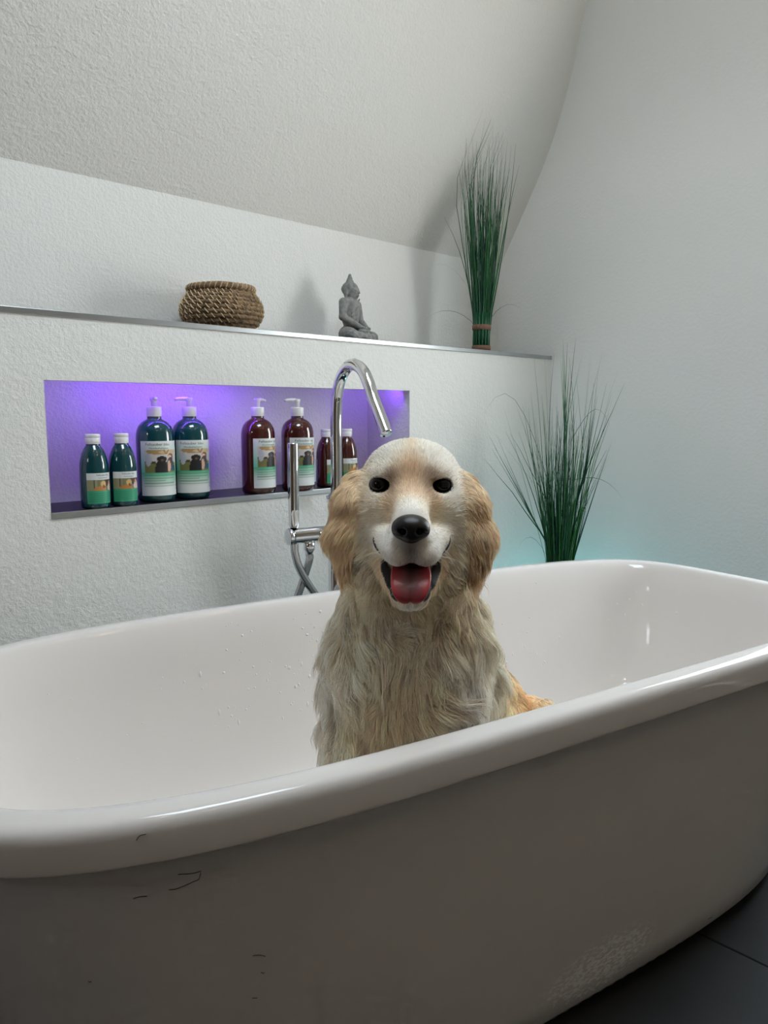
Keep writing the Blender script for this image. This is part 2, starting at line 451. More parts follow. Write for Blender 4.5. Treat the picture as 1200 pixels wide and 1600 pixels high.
md = tub_shell.modifiers.new('subd', 'SUBSURF'); md.levels = 1; md.render_levels = 1
# drain in the tub floor
dv, df = lathe([(0, .1705), (.032, .1705), (.034, .172), (.032, .175), (.028, .176), (.027, .174), (0, .1745)], 28)
obj('drain', mesh_from('drain', dv, df), M_CHROME, tub_root).location = (.35, 0, 0)
# a few dark hairs stuck to the outside
from mathutils.bvhtree import BVHTree
_bvh = BVHTree.FromPolygons([Vector(v) for v in V], F)
_tm = Matrix.Translation((TCX, TCY, 0)) @ Matrix.Rotation(TROT, 4, 'Z')
def on_tub(u, v):
    o = _tm.inverted() @ Vector(CC); d = _tm.inverted().to_3x3() @ Vector(CF + CR * (u - 600) / FPX + CU * (800 - v) / FPX)
    h = _bvh.ray_cast(o, d.normalized()); return h[0] + h[1] * .0003 if h[0] is not None else None
HV, HF = [], []
for pl_ in ([(278, 1366), (300, 1364.5), (314, 1361)], [(264, 1390), (274, 1389), (285, 1385), (303, 1377), (311, 1373), (313.5, 1364)], [(208, 1404), (218, 1401), (230, 1400)], [(395, 1493), (405, 1492), (415, 1494)],
            [(408, 1519), (411, 1520.5), (413, 1519)], [(138, 1533), (141, 1534.5), (143, 1533)], [(213, 1313), (218, 1306), (228, 1303)], [(394, 1559), (402, 1559)], [(1106, 1436), (1112, 1433)]):
    q = [on_tub(*p) for p in pl_]
    if any(x is None for x in q): continue
    tv, tf = tube([Vector(x) for x in catmull([tuple(x) for x in q], 4)], .0004, 5, True); b0 = len(HV); HV += tv; HF += [tuple(b0 + i for i in f) for f in tf]
sh_ = obj('stray_hairs', mesh_from('stray_hairs', HV, HF), mat('dark_hair', lin(40, 34, 30), 0.5)); sh_.matrix_world = _tm
tag(sh_, 'few short dark hairs stuck to the outside of the white tub', 'hairs', kind='stuff')
# water drops clinging to the inner walls
M_WATER = mat('water_drop', (1, 1, 1, 1), 0.03, spec=1.0); M_WATER.node_tree.nodes['Principled BSDF'].inputs['Transmission Weight'].default_value = 0.2
M_WATER.node_tree.nodes['Principled BSDF'].inputs['IOR'].default_value = 1.33
DV, DF = [], []
cell = [i for i in range(R_) if .20 < PROF[i][2] < .56 and i > 21]
prof_z = np.array([PROF[i][2] for i in cell]); prof_a = np.array([PROF[i][0] for i in cell]); prof_b = np.array([PROF[i][1] for i in cell]); prof_n = np.array([PROF[i][3] for i in cell])
o_ = np.argsort(prof_z); prof_z, prof_a, prof_b, prof_n = prof_z[o_], prof_a[o_], prof_b[o_], prof_n[o_]
def tub_in(th, z):
    a = TA - np.interp(z, prof_z, prof_a); b = TB - np.interp(z, prof_z, prof_b); n = np.interp(z, prof_z, prof_n)
    c, s = math.cos(th), math.sin(th)
    r = 1 / ((abs(c / a) ** n + abs(s / b) ** n) ** (1 / n))
    return Vector((r * c, r * s, z))
clusters = [(random.uniform(0.1, PI + .35), random.uniform(.33, .53)) for _ in range(34)]
for i in range(420):
    if random.random() < .75:
        a0, z0 = random.choice(clusters); th, z = a0 + random.gauss(0, .05), z0 + random.gauss(0, .028)
    else: th, z = random.uniform(-.3, PI + .5), random.uniform(.26, .55)
    z = min(max(z, .24), .553)
    P = tub_in(th, z); e = 1e-3
    N_ = (tub_in(th + e, z) - P).cross(tub_in(th, z + e) - P).normalized()
    if N_.dot(-Vector((P.x, P.y, 0))) < 0: N_ = -N_
    r = random.choice((.0011, .0013, .0016, .0021, .0028)) * random.uniform(.8, 1.2)
    u = N_.orthogonal().normalized(); w = N_.cross(u)
    b0 = len(DV); st = random.choice((1, 1, 1.5, 2.4))
    for (rr, hh) in ((1, -.0), (.8, .5)):
        for k in range(7):
            q = u * math.cos(k * 2 * PI / 7) + w * math.sin(k * 2 * PI / 7)
            q = q * r * rr; q.z *= st
            DV.append(P + q + N_ * (hh * r - .0003))
    DV.append(P + N_ * (r * .75 - .0003))
    for k in range(7):
        k2 = (k + 1) % 7
        DF.append((b0 + k, b0 + k2, b0 + 7 + k2, b0 + 7 + k)); DF.append((b0 + 7 + k, b0 + 7 + k2, b0 + 14))
wd = obj('water_drops', mesh_from('water_drops', DV, DF), M_WATER)
wd.location = (TCX, TCY, 0); wd.rotation_euler = (0, 0, TROT)
tag(wd, 'scattered clear water drops clinging to the inner walls of the white tub', 'water drops', kind='stuff')

# ------------------------------------------------------------------ freestanding tub filler
def px(u, v, d):
    return CC + d * (CF + CR * (u - 600) / FPX + CU * (800 - v) / FPX)
PX, PY = 1.309, 1.50
tdir = np.array([math.sin(TROT), -math.cos(TROT), 0]); bdir = np.array([-math.cos(TROT), -math.sin(TROT), 0])
fr = empty('bath_mixer', (PX, PY, 0))
tag(fr, 'chrome freestanding bath mixer with curved spout behind the tub', 'faucet')
def T(p): return (float(p[0]), float(p[1]), float(p[2]))
pv, pf = lathe([(0, 0), (.055, 0), (.055, .008), (.05, .014), (.024, .016), (.0225, .03), (.0225, .775), (.021, .778), (0, .778)], 36)
obj('column', mesh_from('column', pv, pf), M_CHROME, fr)
sp = [tdir * s + np.array([0, 0, z]) for s, z in [(0, .77), (0.002, .85), (.002, .93), (.003, 1.0), (.010, 1.048), (.030, 1.088), (.062, 1.112), (.100, 1.116), (.136, 1.100), (.162, 1.070), (.182, 1.035), (.208, .998), (.240, .952)]]
sp = catmull(sp, 6)
tv, tf = tube(sp, 0.0148, 22, False)
spout = obj('spout', mesh_from('spout', tv, tf), M_CHROME, fr)
# open spout end: rim ring and dark aerator
e = sp[-1]; d_ = sp[-1] - sp[-2]; d_ /= np.linalg.norm(d_)
tv, tf = tube([e - d_ * .002, e + d_ * .0005, e + d_ * .001, e - d_ * .006], [.0149, .0149, .0128, .0124], 22, False)
obj('spout_rim', mesh_from('spout_rim', tv, tf), M_CHROME, spout)
tv, tf = tube([e - d_ * .008, e - d_ * .005], .0126, 20, True)
obj('aerator', mesh_from('aerator', tv, tf, False), mat('aerator_black', lin(28, 26, 24), 0.5), spout)
cv, cf = lathe([(.0225, .768), (.0255, .770), (.0255, .786), (.019, .790), (.0148, .791)], 32)
obj('collar', mesh_from('collar', cv, cf), M_CHROME, fr)
# mixer body bar with end cap
tv, tf = tube([bdir * s + np.array([0, 0, .690]) for s in (-.05, .0, .05, .127)], .0200, 28, True)
bar = sharp(obj('mixer_body', mesh_from('mixer_body', tv, tf), M_CHROME, fr))
tv, tf = tube([bdir * s + np.array([0, 0, .690]) for s in (.1275, .1285, .130, .138, .1405, .1415)], [.0165, .0165, .0218, .0218, .0200, .012], 28, True)
obj('end_cap', mesh_from('end_cap', tv, tf), M_CHROME, bar)
tv, tf = tube([bdir * .05 + np.array([0, 0, .690]) - tdir * s for s in (-.03, -.022, 0)], [.009, .009, .012], 18, True)
lv = obj('lever', mesh_from('lever', tv, tf), M_CHROME, bar)
# connection nut under the bar
nb = bdir * .080
tv, tf = tube([nb + np.array([0, 0, z]) for z in (.674, .670, .652, .648, .640)], [.0105, .0150, .0150, .0120, .0105], 16, True)
obj('hose_nut', mesh_from('hose_nut', tv, tf), M_CHROME, bar)
# hand shower standing in its cradle: its own thing
hb = bdir * .1225
hs = empty('hand_shower', T(np.array([PX, PY, 0]) + hb + np.array([0, 0, .709])))
tag(hs, 'slim chrome stick hand shower standing upright on the mixer bar', 'hand shower')
pv, pf = lathe([(0, .004), (.0105, .004), (.0115, .006), (.0133, .010), (.0140, .05), (.0140, .214), (.0134, .2165), (.0, .217)], 30)
obj('handle', mesh_from('handle', pv, pf), M_CHROME, hs)
pv, pf = lathe([(0, -.001), (.0088, -.001), (.0088, .0045), (0, .0045)], 20)
obj('connector', mesh_from('connector', pv, pf), M_CHROME, hs)
# hose loops down behind the tub
M_HOSE = mat('steel_hose', lin(190, 192, 195), 0.16, 1.0)
n2, l2, p2 = nt(M_HOSE)
h1 = hb + np.array([0, 0, 0])
hp = [h1 + np.array([0, 0, .672]), h1 + bdir * -.002 + np.array([0, 0, .645]), h1 - bdir * .012 + np.array([0, 0, .61]), h1 - bdir * .036 + np.array([0, 0, .565]), h1 - bdir * .072 + np.array([0, 0, .51]),
      h1 - bdir * .10 + np.array([0, 0, .45]), h1 - bdir * .10 + np.array([0, 0, .36]), h1 - bdir * .055 + np.array([0, 0, .30]), h1 - bdir * -.01 + np.array([0, 0, .31]), nb + bdir * .065 - tdir * .01 + np.array([0, 0, .40]),
      nb + bdir * .04 - tdir * .012 + np.array([0, 0, .50]), nb + bdir * .012 - tdir * .010 + np.array([0, 0, .575]), nb + np.array([0, 0, .625]), nb + np.array([0, 0, .641])]
hp = catmull(hp, 10)
# ribbed metal hose
dl = np.concatenate([[0], np.cumsum([np.linalg.norm(b - a) for a, b in zip(hp[:-1], hp[1:])])])
ss = np.arange(0, dl[-1], .0016)
hq = np.stack([np.interp(ss, dl, [p[i] for p in hp]) for i in range(3)], 1)
tv, tf = tube([T(q) for q in hq], [.0098 + .0006 * (i % 2) for i in range(len(hq))], 12, True)
obj('shower_hose', mesh_from('shower_hose', tv, tf), M_HOSE, hs).location = -(Vector(T(hb)) + Vector((0, 0, .709)))

# ------------------------------------------------------------------ LED strip in the niche
M_LED = bpy.data.materials.new('violet_led'); M_LED.use_nodes = True
pl = M_LED.node_tree.nodes['Principled BSDF']; pl.inputs['Base Color'].default_value = lin(200, 190, 255)
pl.inputs['Emission Color'].default_value = (0.24, 0.07, 1.0, 1); pl.inputs['Emission Strength'].default_value = 245
M_TAPE = mat('led_tape', lin(225, 225, 230), 0.5)
def led_strip(x0, x1, n, label):
    led = empty('led_strip', (x0, YW + .0305, NZ1 + .013)); tag(led, label, 'light strip', 'violet LED strips hidden in the niche')
    bm = bmesh.new(); bm_box(bm, 0, x1 - x0, 0, .002, -.004, .004)
    obj('tape', bm_mesh('tape', bm, False), M_TAPE, led)
    for k in range(n):
        obj('led_chip', chip, None, led).location = ((k + .5) * (x1 - x0) / n, .003, 0)
bm = bmesh.new(); bm_box(bm, -.0025, .0025, -.0015, .0012, -.0025, .0025); chip = bm_mesh('led_chip', bm, False); chip.materials.append(M_LED)
led_strip(.80, 1.22, 18, 'violet LED strip tucked behind the top lip of the niche, over the teal bottles')
led_strip(1.655, 1.715, 3, 'short violet LED strip behind the top lip at the right end of the niche')
# ------------------------------------------------------------------ shampoo bottles
M_CAPW = mat('white_plastic', lin(236, 235, 236), 0.35)
M_GREEN = mat('dark_teal_liquid', lin(9, 66, 72), 0.09, spec=0.6, coat=0.5)
M_AMBER = mat('amber_liquid', lin(70, 27, 22), 0.09, spec=0.6, coat=0.5)
M_NECKG = mat('clear_neck_green', lin(60, 72, 80), 0.12, coat=0.5)
M_NECKA = mat('clear_neck_amber', lin(80, 62, 66), 0.12, coat=0.5)
M_LABEL = attr_color(mat('label_print', (1, 1, 1, 1), 0.42))
M_INK = mat('label_ink', lin(62, 86, 92), 0.5)

def paint_large(s, t):
    """front label of the litre bottles; s -1..1 left to right, t 0 top .. 1 bottom"""
    c = np.empty(s.shape + (3,))
    white = L3(226, 230, 228); mint = L3(120, 205, 170); green = L3(70, 175, 130)
    g = np.clip((t - .05) / .5, 0, 1)[..., None]
    c[:] = white * (1 - g) + mint * g
    low = t > .575; g = np.clip((t - .575) / .3, 0, 1)[..., None]
    c[low] = (green * (1 - g) + white * g)[low]
    m = np.abs(s) < .80
    ph = m & (t > .155) & (t < .575)
    c[ph] = L3(206, 200, 196)
    def e(cx, cy, rx, ry): return ((s - cx) / rx) ** 2 + ((t - cy) / ry) ** 2 < 1
    c[ph & e(-.15, .19, .55, .055)] = L3(176, 142, 96)
    c[ph & e(.35, .20, .5, .04)] = L3(205, 180, 140)
    c[ph & (t > .40)] = L3(122, 118, 70)
    c[ph & (t > .37) & (t < .41) & (s < -.3)] = L3(60, 60, 52)
    c[ph & e(-.62, .34, .14, .12)] = L3(186, 188, 196)
    for a in (-1, 1): c[ph & (np.abs(s - .18 - a * (.235 - t) * 1.6) < .035) & (t < .24)] = L3(150, 100, 60)
    c[ph & e(.42, .29, .17, .06)] = L3(110, 66, 52)
    c[ph & e(.36, .31, .12, .055)] = L3(222, 176, 150)
    c[ph & e(.40, .40, .20, .10)] = L3(70, 60, 66)
    c[ph & e(.32, .46, .10, .10)] = L3(214, 168, 142)
    c[ph & e(.62, .50, .20, .055)] = L3(40, 84, 112)
    c[ph & e(-.03, .52, .30, .20)] = L3(30, 29, 32)
    c[ph & e(-.02, .325, .16, .060)] = L3(34, 31, 33)
    c[ph & e(-.19, .325, .06, .035)] = L3(24, 22, 24); c[ph & e(.14, .325, .06, .035)] = L3(24, 22, 24)
    c[ph & e(-.02, .345, .07, .020)] = L3(112, 84, 64)
    for k, w in enumerate((.65, .62, .1, .6, .68)):
        tt = .63 + k * .047
        c[(np.abs(t - tt) < .008) & (s > -.82) & (s < w)] *= .55
    c[(((s - .86) / .13) ** 2 + ((t - .86) / .045) ** 2 < 1) & (((s - .86) / .09) ** 2 + ((t - .86) / .03) ** 2 > 1)] = L3(140, 150, 146)
    return c
def paint_small(s, t):
    c = np.empty(s.shape + (3,)); white = L3(226, 230, 230); green = L3(60, 160, 122)
    c[:] = white
    ph = (t > .21) & (t < .58)
    def e(cx, cy, rx, ry): return ((s - cx) / rx) ** 2 + ((t - cy) / ry) ** 2 < 1
    c[ph] = L3(128, 124, 92)
    c[ph & (s < -.3)] = L3(150, 148, 116)
    c[ph & (t < .42) & (s > .2)] = L3(74, 48, 36)
    c[ph & (np.abs(s + .5) < .03)] = L3(40, 34, 26)
    c[ph & e(-.1, .55, .45, .12)] = L3(190, 130, 70)
    c[ph & e(.12, .36, .2, .11)] = L3(212, 182, 120)
    c[ph & e(.14, .44, .09, .05)] = L3(150, 60, 40)
    c[ph & e(.74, .48, .25, .16)] = L3(222, 196, 186)
    c[ph & e(.70, .32, .12, .06)] = L3(214, 160, 134)
    low = t >= .58; c[low] = green
    for k in range(5): c[(np.abs(t - (.66 + k * .062)) < .012) & (np.abs(s) < .85)] *= .7
    return c
def paint_back(s, t):
    c = np.empty(s.shape + (3,)); g = np.clip(t, 0, 1)[..., None]
    c[:] = L3(214, 222, 226) * (1 - g) + L3(60, 165, 150) * g
    for k in range(10): c[(np.abs(t - (.12 + k * .085)) < .013) & (np.abs(s) < .8)] *= .75
    return c
def label_mesh(name, r, z0, z1, half, ctr, paint, ns=44, ntt=72):
    a = np.linspace(-1, 1, ns + 1); t = np.linspace(1, 0, ntt + 1)
    Sg, Tg = np.meshgrid(a, t, indexing='xy')
    ang = ctr + Sg * half
    V = np.stack([r * np.cos(ang), r * np.sin(ang), z0 + (1 - Tg) * (z1 - z0)], -1).reshape(-1, 3)
    i, j = np.meshgrid(np.arange(ntt), np.arange(ns), indexing='ij'); b = (i * (ns + 1) + j).ravel()
    me = np_mesh(name, V, np.stack([b, b + 1, b + ns + 2, b + ns + 1], 1))
    set_vcol(me, paint(Sg, Tg).reshape(-1, 3)); me.materials.append(M_LABEL)
    return me
def text_mesh(name, lines, r, ctr, half):
    """lines: (text, size, z, centre s) wrapped round the bottle"""
    V, F = [], []
    for body, size, z, cs, width in lines:
        cu = bpy.data.curves.new('text', 'FONT'); cu.body = body; cu.size = size; cu.align_x = 'CENTER'; cu.resolution_u = 2
        o = bpy.data.objects.new('text', cu); COL.objects.link(o)
        bpy.context.view_layer.update()
        me = o.evaluated_get(bpy.context.evaluated_depsgraph_get()).to_mesh()
        xs = [v.co.x for v in me.vertices]; k = width / (max(xs) - min(xs))
        b0 = len(V)
        for v in me.vertices:
            a = ctr + cs * half + v.co.x * k / r
            V.append((r * math.cos(a), r * math.sin(a), z + v.co.y))
        F += [tuple(b0 + i for i in p.vertices) for p in me.polygons]
        bpy.data.objects.remove(o); bpy.data.curves.remove(cu)
    me = mesh_from(name, V, F, False); me.materials.append(M_INK)
    return me
LR, LH = .0445, .187          # big bottle radius, shoulder-top height
big_v, big_f = lathe([(0, .0005), (.034, .0005), (.0405, .002), (.0438, .007), (LR, .014), (LR, .150), (.0440, .160), (.0422, .170), (.0386, .1795), (.0320, .188), (.0245, .1935), (.0180, .1965), (.0165, .199)], 48)
big_me = mesh_from('body', big_v, big_f)
nk_v, nk_f = lathe([(.0168, .1975), (.0165, .203), (.0165, .205)], 32); neck_me = mesh_from('neck', nk_v, nk_f)
co_v, co_f = lathe([(0, .2035), (.0170, .2035), (.0176, .2045), (.0176, .2245), (.0168, .2265), (.0085, .2270), (0, .2270)], 36); collar_me = mesh_from('collar', co_v, co_f); collar_me.materials.append(M_CAPW)
bm = bmesh.new()
pv, pf = lathe([(0, .2265), (.0065, .2265), (.0065, .2400), (.0088, .2425), (.0092, .2475), (.0085, .2490), (0, .2492)], 24)
vs_ = [bm.verts.new(v) for v in pv]; [bm.faces.new([vs_[i] for i in f]) for f in pf]
pv, pf = tube([(.004, 0, .2462), (.018, 0, .2466), (.030, 0, .2458), (.036, 0, .2436)], [.0048, .0044, .0038, .0034], 12)
vs_ = [bm.verts.new(v) for v in pv]; [bm.faces.new([vs_[i] for i in f]) for f in pf]
pump_me = bm_mesh('pump_head', bm); pump_me.materials.append(M_CAPW)
HALF_L = math.radians(68)
lab_big = label_mesh('label', LR + .0004, .017, .146, HALF_L, -PI / 2, paint_large)
def big_text(word): return text_mesh('label_text', [('Fellsauber ' + word, .0088, .1355, -.18, .058), ('Hundeshampoo', .0062, .1275, -.14, .046)], LR + .0007, -PI / 2, HALF_L)
txt_blue, txt_red = big_text('blau'), big_text('rot')
SR = .0310
sm_v, sm_f = lathe([(0, .0005), (.024, .0005), (.0290, .002), (.0306, .006), (SR, .012), (SR, .086), (.0304, .098), (.0285, .110), (.0252, .122), (.0208, .132), (.0165, .1385), (.0152, .1405)], 40)
sm_me = mesh_from('body', sm_v, sm_f)
sn_v, sn_f = lathe([(.0154, .1395), (.0150, .1430), (.0150, .145)], 28); sneck_me = mesh_from('neck', sn_v, sn_f)
sc_v, sc_f = lathe([(0, .1435), (.0158, .1435), (.0163, .1445), (.0163, .1570), (.0160, .1574), (.0165, .1580), (.0165, .1640), (.0155, .1655), (0, .1657)], 36)
scap_me = mesh_from('cap', sc_v, sc_f); scap_me.materials.append(M_CAPW)
HALF_S = math.radians(60)
lab_small = label_mesh('label', SR + .0004, .012, .080, HALF_S, -PI / 2, paint_small, 36, 48)
back_small = label_mesh('back_label', SR + .0004, .012, .080, HALF_S, PI / 2, paint_back, 20, 40)
def small_text(word): return text_mesh('label_text', [('Fellsauber ' + word, .0058, .0735, .12, .030), ('Hundeshampoo', .0042, .0680, .12, .023)], SR + .0007, -PI / 2, HALF_S)
stx_blue, stx_red = small_text('blau'), small_text('rot')
_mc = {}
def with_mat(me, m):
    k = (me.name, m.name)
    if k not in _mc:
        c = me.copy(); c.materials.clear(); c.materials.append(m); _mc[k] = c
    return _mc[k]
def big_bottle(x, y, rz, pump_rz, m, mneck, txt, label):
    r = empty('pump_bottle', (x, y, SHELF), rz); tag(r, label, 'bottle', 'shampoo bottles in the niche')
    obj('body', with_mat(big_me, m), None, r); obj('neck', with_mat(neck_me, mneck), None, r)
    c = obj('collar', collar_me, None, r)
    p = obj('pump_head', pump_me, None, r); p.rotation_euler = (0, 0, pump_rz - rz)
    lb = obj('label', lab_big, None, r); obj('label_text', txt, None, lb)
def small_bottle(x, y, rz, m, mneck, txt, label):
    r = empty('shampoo_bottle', (x, y, SHELF), rz); tag(r, label, 'bottle', 'shampoo bottles in the niche')
    obj('body', with_mat(sm_me, m), None, r); obj('neck', with_mat(sneck_me, mneck), None, r); obj('cap', scap_me, None, r)
    lb = obj('label', lab_small, None, r); obj('label_text', txt, None, lb); obj('back_label', back_small, None, r)
def on_shelf(u, v):
    d = CF + CR * (u - 600) / FPX + CU * (800 - v) / FPX
    k = (SHELF - CC[2]) / d[2]; p = CC + k * d
    h = np.array([d[0], d[1], 0]); return p, h / np.linalg.norm(h)
def bpos(u, v, r):
    p, h = on_shelf(u, v); q = p + h * r
    return q[0], q[1]
R_D = math.radians
x, y = bpos(150, 796, SR); small_bottle(x, y, R_D(4), M_GREEN, M_NECKG, stx_blue, 'small teal shampoo bottle with white cap, leftmost bottle in the niche')
x, y = bpos(194, 792, SR); small_bottle(x, y, R_D(-8), M_GREEN, M_NECKG, stx_blue, 'small teal shampoo bottle with white cap, touching the first large pump bottle')
x, y = bpos(246, 786, LR); big_bottle(x, y, R_D(-8), R_D(-110), M_GREEN, M_NECKG, txt_blue, 'large teal pump bottle beside the two small teal bottles, spout towards the viewer')
x, y = bpos(300, 781, LR); big_bottle(x, y, R_D(-12), R_D(172), M_GREEN, M_NECKG, txt_blue, 'large teal pump bottle with its white spout turned left, inner one of the teal pair')
x, y = bpos(405, 773, LR); big_bottle(x, y, R_D(16), R_D(20), M_AMBER, M_NECKA, txt_red, 'large amber pump bottle standing alone left of the hand shower')
x, y = bpos(466, 769, LR); big_bottle(x, y, R_D(2), R_D(165), M_AMBER, M_NECKA, txt_red, 'large amber pump bottle partly hidden behind the chrome hand shower')
x, y = bpos(511, 762, SR); small_bottle(x, y, R_D(20), M_AMBER, M_NECKA, stx_red, 'small amber shampoo bottle half hidden behind the faucet pipe')
x, y = bpos(542, 759, SR); small_bottle(x, min(y, YN - SR - .003), R_D(0), M_AMBER, M_NECKA, stx_red, 'small amber shampoo bottle just right of the faucet pipe, above the dog ear')

# ------------------------------------------------------------------ coiled basket on the ledge
M_GRASS = add_mottle(mat('seagrass', lin(130, 106, 78), 0.8), lin(100, 80, 58), lin(152, 126, 96), 60)
add_bump(M_GRASS, 240, 0.6, 0.003)
M_STITCH = mat('palm_stitch', lin(206, 182, 144), 0.7)
bk = empty('woven_basket', (1.153, 1.772, LEDGE_TOP)); tag(bk, 'round brown coiled seagrass basket on the ledge above the niche', 'basket')
BP = [(.070, .004), (.084, .010), (.0945, .020), (.1015, .031), (.1050, .042), (.1060, .053), (.1045, .064), (.1000, .074), (.0935, .0835), (.0865, .0915), (.0805, .098)]
prof = [(0, .004), (.06, .003)]
for i, (r, z) in enumerate(BP):
    n = np.array([1, -.6 + 1.5 * i / len(BP)]); n /= np.linalg.norm(n)
    for k in range(-2, 3):
        a = k * .62
        prof.append((r - .0035 + .0062 * math.cos(a) , z + .0058 * math.sin(a)))
prof += [(.075, .100), (.070, .096), (.090, .06), (.088, .03), (.06, .008), (0, .008)]
v, f = lathe(prof, 72); obj('body', mesh_from('body', v, f), M_GRASS, bk)
rim_pts = [(.0815 * math.cos(a), .0815 * math.sin(a), .1075 + .0007 * math.sin(5 * a)) for a in np.linspace(0, 2 * PI, 73)]
v, f = tube(rim_pts, .0088, 14, False); rim = obj('rim', mesh_from('rim', v, f), M_GRASS, bk)
SV, SF = [], []
def stitch(p, q, n, w=.0015, h=.0013):
    p, q, n = Vector(p), Vector(q), Vector(n).normalized(); s = (q - p).cross(n).normalized() * w; b = len(SV)
    m = (p + q) / 2 + n * h * 1.6
    for c, hh in ((p, 0.0), (m, 0.6), (q, 0.0)):
        SV.extend([c + s - n * h, c - s - n * h, c + n * h * hh + n * .0004])
    for i in (0, 3):
        SF.extend([(b + i, b + i + 3, b + i + 5, b + i + 2), (b + i + 1, b + i + 2, b + i + 5, b + i + 4), (b + i, b + i + 1, b + i + 4, b + i + 3)])
for i, (r, z) in enumerate(BP):
    n0 = 30
    for k in range(n0):
        a = 2 * PI * (k + .5 * (i % 2)) / n0 - i * .055 + random.gauss(0, .012)
        da = .05
        rr = r + .0030; zz = z
        slope = 1.6 * (.5 - i / 10)
        p = ((rr - slope * .002) * math.cos(a - da), (rr - slope * .002) * math.sin(a - da), zz + .0062); q = ((rr - .001 - (.0 if slope < 0 else slope * .003)) * math.cos(a + da), (rr - .001 - (.0 if slope < 0 else slope * .003)) * math.sin(a + da), zz - .0062)
        stitch(p, q, (math.cos(a), math.sin(a), -.2))
st = obj('stitching', mesh_from('stitching', SV, SF, False), M_STITCH, bk); st['kind'] = 'stuff'
SV, SF = [], []
for k in range(40):
    a = 2 * PI * k / 40
    c = np.array([.0815 * math.cos(a), .0815 * math.sin(a), .1075])
    prev = None
    for j in range(7):
        b = -1.6 + j * .62; aa = a + j * .022
        rad = np.array([math.cos(aa), math.sin(aa), 0])
        pt = rad * (.0815 + .0091 * math.cos(b)) + np.array([0, 0, .1075 + .0091 * math.sin(b)])
        if prev is not None: stitch(prev, pt, pt - np.array([.0815 * math.cos(aa), .0815 * math.sin(aa), .1075]), .0012, .0007)
        prev = pt
st = obj('rim_stitching', mesh_from('rim_stitching', SV, SF, False), M_STITCH, rim); st['kind'] = 'stuff'

# ------------------------------------------------------------------ seated stone figure on the ledge
M_STONE = add_bump(add_mottle(mat('grey_cast_stone', lin(140, 141, 139), 0.9, spec=0.2), lin(122, 124, 123), lin(150, 150, 147), 90), 420, 0.35, 0.002)
def buddha(p):
    E, Cp = sd_ell, sd_cap
    d = E(p, (0, .002, .095), (.038, .028, .052))                                  # torso
    d = smin(d, E(p, (0, .0, .125), (.044, .024, .022)), .016)                     # shoulders / chest
    d = smin(d, E(p, (0, -.006, .030), (.052, .036, .030)), .014)                   # hips
    for s in (-1, 1):
        d = smin(d, Cp(p, (s * .030, .0, .026), (s * .072, -.040, .022), .026, .021), .010)   # thigh to knee
        d = smin(d, Cp(p, (s * .070, -.042, .018), (-s * .012, -.066, .016), .018, .012), .006)  # crossed shin
        d = smin(d, E(p, (s * .020, -.056, .036), (.020, .010, .006), rot_xyz(0, 0, s * .35)), .004)   # upturned foot
        d = smin(d, Cp(p, (s * .044, .002, .128), (s * .056, -.002, .082), .0155, .0125), .006)  # upper arm
        d = smin(d, Cp(p, (s * .056, -.002, .080), (s * .022, -.046, .050), .0125, .0085), .005)  # forearm
        d = smin(d, E(p, (s * .012, -.052, .047), (.016, .008, .006), rot_xyz(0, 0, -s * .5)), .004)   # hand
        d = smin(d, E(p, (s * .0265, .004, .160), (.0045, .007, .017)), .004)      # long ear
    d = smin(d, Cp(p, (0, .004, .135), (0, .0, .155), .015, .0145), .006)          # neck
    d = smin(d, E(p, (0, -.002, .166), (.0245, .0265, .029)), .004)                # face
    d = smin(d, E(p, (0, -.010, .154), (.016, .016, .013)), .006)                  # jaw
    hair = smin(E(p, (0, .004, .176), (.0268, .0275, .0225)), Cp(p, (0, .004, .193), (0, .003, .220), .0150, .0046), .005)
    curl = .0009 * (np.sin(p[:, 0] * 900) * np.sin(p[:, 2] * 900) + np.sin(p[:, 1] * 900) * np.sin(p[:, 2] * 900 + 1))
    hair = hair - curl
    cut = p[:, 1] * .75 - (p[:, 2] - .176) + .012                                 # hairline
    hair = smax(hair, -cut * .8 - .012, .003) if False else hair
    face_cut = E(p, (0, -.032, .160), (.021, .020, .022))
    hair = smax(hair, -face_cut, .003)
    d = smin(d, hair, .0025)
    d = smin(d, Cp(p, (0, -.0275, .172), (0, -.0318, .161), .0022, .0036), .003)   # nose
    for s in (-1, 1):
        d = smin(d, Cp(p, (s * .004, -.0262, .1745), (s * .016, -.0215, .1735), .0018, .0014), .002)  # brow
        d = smin(d, E(p, (s * .0095, -.0255, .1685), (.0052, .0026, .0020)), .0012)   # closed lid
    d = smin(d, E(p, (0, -.0280, .1535), (.0068, .0026, .0015)), .001)
    d = smin(d, E(p, (0, -.0275, .1505), (.0056, .0028, .0016)), .001)
    # robe edge running over the left shoulder and folds over the lap
    a = np.array([.036, -.012, .146]); b = np.array([-.036, -.024, .085])
    d = smin(d, Cp(p, a, b, .0028, .0028), .003)
    for k in range(5):
        d = smin(d, Cp(p, (-.016 + .008 * k, -.050, .034), (-.030 + .015 * k, -.078, .008), .0028, .0038), .003)
    d = d + .0005 * np.sin(p[:, 2] * 520 + p[:, 0] * 260) * (p[:, 2] < .05)
    d = smin(d, E(p, (0, -.020, .004), (.062, .050, .006)), .004)
    return smax(d, -p[:, 2], .001)
g = .0019
bv, bf = surface_nets(buddha, np.arange(-.105, .106, g), np.arange(-.098, .055, g), np.arange(-.004, .228, g))
bu = obj('stone_buddha', np_mesh('stone_buddha', bv, bf), M_STONE)
bu.location = (1.628, 1.790, LEDGE_TOP); bu.rotation_euler = (0, 0, R_D(18)); bu.scale = (.93, .93, .93)
tag(bu, 'small grey stone seated Buddha figure on the ledge between basket and grass', 'statue')

